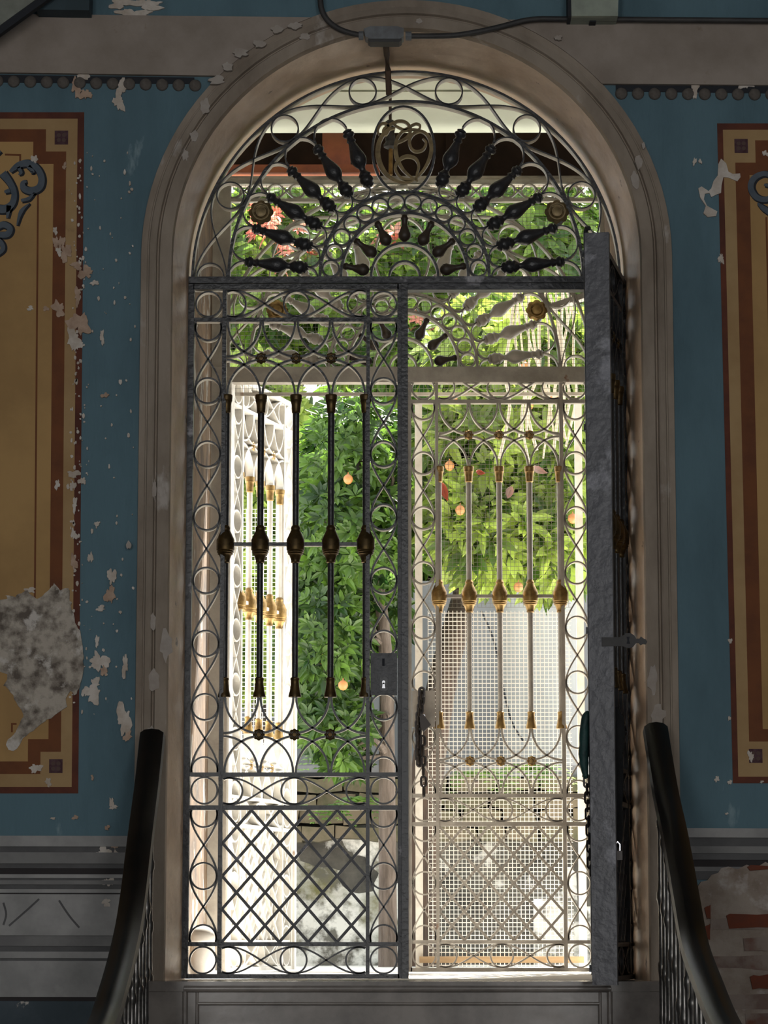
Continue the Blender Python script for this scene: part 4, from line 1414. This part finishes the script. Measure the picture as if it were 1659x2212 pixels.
rw.data.materials.append(mat('dark_stained_rubble', (.10, .09, .075), .95, c2=(.035, .032, .028), scale=5, bump=.9, bscale=9, c3=(.42, .40, .37), s3=3.5, lo3=.60, hi3=.64))
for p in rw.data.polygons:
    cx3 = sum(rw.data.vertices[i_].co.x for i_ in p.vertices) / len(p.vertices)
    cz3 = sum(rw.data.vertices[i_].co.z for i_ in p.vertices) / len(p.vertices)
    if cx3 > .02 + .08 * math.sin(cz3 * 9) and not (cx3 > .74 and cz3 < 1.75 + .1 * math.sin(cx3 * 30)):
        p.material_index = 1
tag(rw, 'low mossy rubble garden wall behind the gates, stained white and grey', 'wall')
ms = MB()
rm = random.Random(8)
for row in range(4):
    z1 = zb2 + .02 - row * .085
    x = -2.2 + .1 * (row % 2)
    while x < 2.3:
        w = rm.uniform(.12, .26)
        j = lambda: rm.uniform(-.012, .012)
        ms.prism([(x + j(), z1 + j()), (x + w / 2, z1 + j()), (x + w + j(), z1 + j()), (x + w + j(), z1 - .07 + j()), (x + w / 2, z1 - .075 + j()), (x + j(), z1 - .07 + j())],
                 Yr - .09 + rm.uniform(-.02, .02), Yr + .2)
        x += w + .015
ms.build('mossy_courses', 'moss', rw)
MB().box(-2.3, 2.5, Yr - .06, Yr + .5, zb2 + .025, at(700, 1655, Yr).z).build('coping', 'concrete', rw)
uw = MB()
Yu = 16.9
uw.box(-2.6, 2.9, Yu, Yu + .2, LAND, at(900, 1255, Yu).z)
uw = uw.build('boundary_wall', 'concrete')
tag(uw, 'tall plain grey boundary wall at the back of the garden', 'wall')
a, b = at(1085, 1450, Yu), at(1250, 1450, Yu)
MB().lathe([(LAND, (b.x - a.x) / 2), (at(900, 1262, Yu).z, (b.x - a.x) / 2)], ((a.x + b.x) / 2, Yu + .02, 0), (0, 0, 1), 32, .6).build('pale_half_round', mat('pale_render', (.40, .395, .38), .9, c2=(.30, .295, .28), scale=2, stretch=(3, 3, .2)), uw, smooth=True)  # paler half-round bulge set against the boundary wall
MB().tube([at(*p, Yu - .22) for p in smooth_path([(1040, 1320), (1062, 1370), (1078, 1430), (1090, 1500), (1106, 1560), (1130, 1600)], 5)], .006, 6).build('cable', 'ink', uw)


# ------------------------------------------------------------------ foliage
def leaves(clusters, ll, seed, mname, name, parent, per=(6, 9), droop=.25, up=.3):
    rng = random.Random(seed)
    v, f, tint = [], [], []
    for (c, r, n) in clusters:
        c = Vector(c)
        for _ in range(n):
            while True:
                p = Vector((rng.uniform(-1, 1), rng.uniform(-1, 1), rng.uniform(-1, 1)))
                if .15 < p.length < 1: break
            p = p.normalized() * (p.length ** .45)
            pos = c + Vector((p.x * r[0], p.y * r[1], p.z * r[2]))
            ax = (Vector((p.x, p.y, p.z)) + Vector((rng.uniform(-.6, .6), rng.uniform(-1.5, .1), rng.uniform(-.3, .6) + up))).normalized()
            h_ = Vector((0, 0, 1)) if abs(ax.z) < .9 else Vector((1, 0, 0))
            e1 = ax.cross(h_).normalized()
            e2 = ax.cross(e1)
            k = rng.randint(*per)
            ph_ = rng.uniform(0, 6.28)
            base_t = rng.random()
            for i in range(k):
                t = ph_ + 6.283 * i / k + rng.uniform(-.25, .25)
                out_ = e1 * math.cos(t) + e2 * math.sin(t)
                tilt = rng.uniform(.05, .75)
                d_ = (out_ + ax * tilt).normalized()
                side = d_.cross(ax).normalized()
                L = ll * rng.uniform(.7, 1.2)
                w = L * rng.uniform(.14, .19)
                nrm_ = side.cross(d_).normalized()
                g = Vector((0, 0, -1))
                b0 = pos + d_ * L * .06
                m1 = pos + d_ * L * .42 + nrm_ * L * .03 + g * L * droop * .08
                m2 = pos + d_ * L * .72 + nrm_ * L * .02 + g * L * droop * .22
                tip = pos + d_ * L + g * L * droop * .5
                o = len(v)
                v += [b0, m1 + side * w, m1 - nrm_ * w * .35, m1 - side * w, m2 + side * w * .8, m2 - nrm_ * w * .3, m2 - side * w * .8, tip]
                f += [(o, o + 2, o + 1), (o, o + 3, o + 2), (o + 1, o + 2, o + 5, o + 4), (o + 2, o + 3, o + 6, o + 5), (o + 4, o + 5, o + 7), (o + 5, o + 6, o + 7)]
                q = min(1, max(0, base_t * 1.1 - .15 + rng.random() * .25))
                tint += [q] * 8
    me = bpy.data.meshes.new(name)
    me.from_pydata([tuple(p) for p in v], [], f)
    at_ = me.attributes.new('tint', 'FLOAT', 'POINT')
    at_.data.foreach_set('value', tint)
    me.materials.append(M[mname])
    o = bpy.data.objects.new(name, me)
    col.objects.link(o)
    o.parent = parent
    o['kind'] = 'stuff'
    return o


def tree(name, label, base, trunk, r, bark, clusters, n, ll, seed, mname, fruits=(), **kw):
    """trunk: list of world points"""
    root = empty(name, base, label=label, cat='tree')
    b = Vector(base)
    sm = [Vector(p) for p in smooth_path([tuple(Vector(p) - b) for p in trunk], 5)]
    n_ = len(sm)
    mb = MB().tube(sm, [r * (1 - .6 * i / (n_ - 1)) for i in range(n_)], 12)
    mb.build('trunk', bark, root, smooth=True)
    rng = random.Random(seed + 1)
    cl = []
    for (c, rr_, k) in clusters:
        cc = Vector(c) - b
        cl.append((cc, rr_, k))
        s0 = min(sm, key=lambda q: (q - cc).length)
        for _ in range(4):
            tgt = cc + Vector((rng.uniform(-.7, .7) * rr_[0], rng.uniform(-.7, .7) * rr_[1], rng.uniform(-.7, .7) * rr_[2]))
            m_ = s0.lerp(tgt, .5) + Vector((rng.uniform(-.1, .1), rng.uniform(-.1, .1), rng.uniform(0, .12)))
            MB().tube([Vector(q) for q in smooth_path([tuple(s0), tuple(m_), tuple(tgt)], 4)], [r * .3 * (1 - .085 * i) for i in range(9)], 6).build('branch', bark, root, smooth=True)
    leaves(cl, ll, seed, mname, 'foliage', root, **kw)
    fr = None
    for p in fruits:
        l = Vector(p) - b
        if fr is None:
            fr = MB().lathe([(-.026, .002), (-.022, .013), (-.012, .021), (0, .024), (.012, .021), (.021, .012), (.025, .003), (.034, .002)], (0, 0, 0), (0, 0, 1), 14).build('fruit', 'fruit', root, smooth=True, loc=l)
        else:
            dup(fr, l)
    return root


E = lambda px, py, Y, rx, ry, rz, n: (at(px, py, Y), (rx, ry, rz), n)
# deep green fruit tree seen between the balusters of the closed leaf
tree('fruit_tree', 'deep green fruit tree with pale grey trunk seen through the closed leaf', tuple(Vector((at(838, 2000, 14.3).x, 14.3, LAND))),
     [Vector((at(838, 2000, 14.3).x, 14.3, LAND)), at(836, 1700, 14.3), at(832, 1400, 14.3), at(800, 1150, 14.4), at(770, 950, 14.4)], .048, 'bark',
     [E(765, 1000, 14.6, .26, .4, .36, 420), E(760, 1180, 14.5, .34, .4, .36, 500), E(705, 1400, 14.4, .24, .35, .40, 400), E(790, 1330, 14.6, .22, .3, .22, 210),
      E(720, 1570, 14.3, .20, .25, .12, 110), E(745, 1640, 14.3, .10, .15, .08, 40)], 0, .082, 21, 'leaf_deep',
     fruits=[at(741, 1480, 13.95), at(697, 1430, 14.15), at(752, 1035, 14.1)])
tree('fruit_tree', 'bright yellow green fruit tree leaning behind the wire screen', tuple(Vector((at(900, 2000, 14.6).x, 14.6, LAND))),
     [Vector((at(900, 2000, 14.6).x, 14.6, LAND)), at(915, 1750, 14.6), at(950, 1500, 14.6), at(1000, 1300, 14.7), at(1060, 1100, 14.8), at(1090, 900, 14.9)], .10, 'bark_dark',
     [E(1100, 760, 14.6, .40, .45, .30, 260), E(1040, 960, 14.4, .30, .4, .30, 220), E(1160, 1000, 14.5, .30, .4, .34, 220), E(1060, 1160, 14.3, .26, .3, .22, 170),
      E(1190, 1180, 14.4, .20, .3, .22, 160), E(990, 1120, 14.3, .16, .2, .22, 110), E(1230, 850, 14.6, .20, .3, .4, 200)], 0, .135, 22, 'leaf_bright',
     fruits=[at(994, 1102, 13.9), at(1120, 1268, 13.95), at(1237, 1120, 13.95), at(1196, 862, 14.0), at(978, 862, 14.0), at(1135, 792, 14.0), at(971, 1006, 14.0), at(1142, 876, 14.1)])
tree('shade_tree', 'tall spreading green tree filling the view behind the fanlights', tuple(Vector((at(470, 2000, 17.6).x, 18.2, LAND))),
     [Vector((at(470, 2000, 17.6).x, 18.2, LAND)), at(480, 1400, 18.2), at(560, 1000, 18.0), at(700, 700, 17.5), at(850, 500, 17.2)], .12, 'bark',
     [E(560, 620, 16.8, .50, .5, .45, 330), E(760, 640, 16.6, .45, .5, .42, 330), E(960, 560, 16.6, .50, .5, .45, 360), E(1160, 520, 16.6, .45, .5, .45, 330), E(1260, 700, 16.4, .35, .5, .5, 240),
      E(900, 740, 16.4, .5, .4, .3, 240), E(640, 480, 17.0, .4, .5, .3, 200), E(980, 860, 17.0, .6, .5, .5, 300), E(520, 760, 17.0, .2, .4, .2, 70)], 0, .15, 23, 'leaf_mid')
sb = tree('garden_shrub', 'pale sunlit shrub seen past the swung white leaf', tuple(Vector((at(560, 2000, 15.8).x, 16.2, LAND))),
          [Vector((at(560, 2000, 15.8).x, 16.2, LAND)), at(560, 1500, 16.2), at(570, 1100, 16.2), at(560, 900, 16.2)], .05, 'bark',
          [E(560, 960, 16.2, .35, .4, .42, 220), E(580, 1300, 16.2, .36, .4, .55, 300), E(530, 850, 16.3, .25, .4, .2, 90)], 0, .13, 24, 'leaf_bright')
hd = tree('hedge_tree', 'dense dark tree standing farthest back against the garden wall', tuple(Vector((at(940, 2000, 17.4).x, 17.8, LAND))),
          [Vector((at(940, 2000, 17.4).x, 17.8, LAND)), at(945, 1600, 17.8), at(930, 1200, 17.9), at(900, 900, 18)], .12, 'bark_dark',
          [E(780, 1120, 17.9, .5, .5, .55, 420), E(1000, 1050, 17.9, .6, .5, .6, 520), E(1220, 1000, 17.9, .5, .5, .7, 450), E(880, 880, 18.1, .5, .5, .3, 250), E(800, 1400, 17.6, .5, .3, .35, 240)], 0, .17, 25, 'leaf_deep')
# coral blossoms in the crown
bs = leaves([(at(573, 460, 16.2) - Vector(hd.location), (.08, .1, .08), 7), (at(640, 560, 16.2) - Vector(hd.location), (.10, .1, .10), 10), (at(905, 700, 16.0) - Vector(hd.location), (.05, .1, .03), 5),
             (at(850, 510, 16.2) - Vector(hd.location), (.12, .1, .06), 8), (at(600, 500, 16.2) - Vector(hd.location), (.14, .1, .06), 9)], .07, 31, 'blossom', 'coral_blossom', hd)

# dry hanging vines on the right
rv = random.Random(17)
dv = MB()
Yv = 13.6
for k in range(16):
    x = rv.uniform(1110, 1260)
    y0 = rv.uniform(540, 660)
    pts = [(x, y0)]
    for j in range(4):
        x += rv.uniform(-26, 24)
        y0 += rv.uniform(60, 110)
        pts.append((x, y0))
    dv.tube([at(px, py, Yv + .04 * (k % 5)) for px, py in smooth_path(pts, 4)], rv.uniform(.004, .008), 6)
dv = dv.build('dry_vine', 'twig', smooth=True)
tag(dv, 'pale dry vine stems dangling behind the upper right of the greige gate', 'vine')


def one_leaf(name, m, px, py, Y, L, w, ang, label, cat='leaf'):
    n = 10
    pts_t = []
    for i in range(n + 1):
        t = i / n
        pts_t.append((t, w * math.sin(math.pi * t ** .8)))
    v, f = [], []
    for i, (t, ww) in enumerate(pts_t):
        curl = .12 * L * math.sin(3 * t)
        v += [(ww, curl, -t * L), (0, curl + ww * .4, -t * L), (-ww, curl, -t * L)]
    for i in range(n):
        for k in (0, 1):
            f.append((i * 3 + k, i * 3 + k + 1, i * 3 + 4 + k, i * 3 + 3 + k))
    mb = MB().add(v, f)
    o = mb.build(name, m, smooth=True)
    so = o.modifiers.new('thickness', 'SOLIDIFY')
    so.thickness = .0012
    o.location = at(px, py, Y)
    o.rotation_euler = (0, R(ang), .3)
    return tag(o, label, cat)


one_leaf('dry_leaf', 'dryleaf', 955, 1042, YB + .26, .085, .018, -18, 'red brown dry leaf caught low at the left edge of the wire screen')
one_leaf('dry_leaf', 'pinkleaf', 1150, 1008, YB + .26, .075, .016, -70, 'curled pinkish dry leaf caught high on the wire screen')
one_leaf('dry_leaf', 'pinkleaf', 1106, 1050, YB + .26, .06, .018, 20, 'faded mauve dry leaf hanging at the middle of the wire screen')
one_leaf('dry_leaf', 'dryleaf', 1028, 1018, YB + .26, .045, .012, -80, 'small dark red dry leaf beside the second brass collar of the greige gate')


def fern(px, py, Y, n, L, seed, label):
    rng = random.Random(seed)
    p = at(px, py, Y)
    root = empty('fern', tuple(p), label=label, cat='plant', group='ferns growing on the garden wall')
    v, f, tint = [], [], []
    for k in range(n):
        a = rng.uniform(-2.6, -.5)
        dx, dy = math.cos(a), math.sin(a)
        LL = L * rng.uniform(.7, 1.1)
        t_ = rng.random()
        for i in range(2, 12):
            t = i / 12
            c = Vector((dx * LL * t, dy * LL * t * .6, LL * (1.1 * t - 1.5 * t * t)))
            w = LL * .22 * math.sin(math.pi * min(1, t * .95 + .05))
            sd = Vector((-dy, dx, 0))
            for sg in (1, -1):
                o = len(v)
                v += [c, c + sd * sg * w * .6 + Vector((0, 0, .006)) + Vector((dx, dy, 0)) * .012, c + sd * sg * w + Vector((dx, dy, -.3)) * .02, c + Vector((dx, dy, 0)) * .02]
                f.append((o, o + 1, o + 2, o + 3))
                tint += [t_] * 4
    me = bpy.data.meshes.new('fronds')
    me.from_pydata([tuple(q) for q in v], [], f)
    at_ = me.attributes.new('tint', 'FLOAT', 'POINT')
    at_.data.foreach_set('value', tint)
    me.materials.append(M['leaf_fern'])
    o = bpy.data.objects.new('fronds', me)
    col.objects.link(o)
    o.parent = root
    MB().tube([(0, .03, -.02), (0, .01, .01)], .012, 8).build('crown', 'bark', root)


fern(735, 1650, 14.95, 9, .28, 1, 'fern spilling over the coping below the deep green tree')
fern(685, 1760, 14.98, 7, .22, 2, 'small fern in the mossy courses nearest the white leaf')
fern(790, 1745, 14.98, 8, .24, 3, 'fern in the mossy courses beside the pale grey trunk')
fern(1030, 1690, 14.95, 9, .30, 4, 'fern on the wall behind the left half of the wire screen')
fern(1150, 1680, 14.95, 9, .30, 5, 'fern on the wall behind the right half of the wire screen')
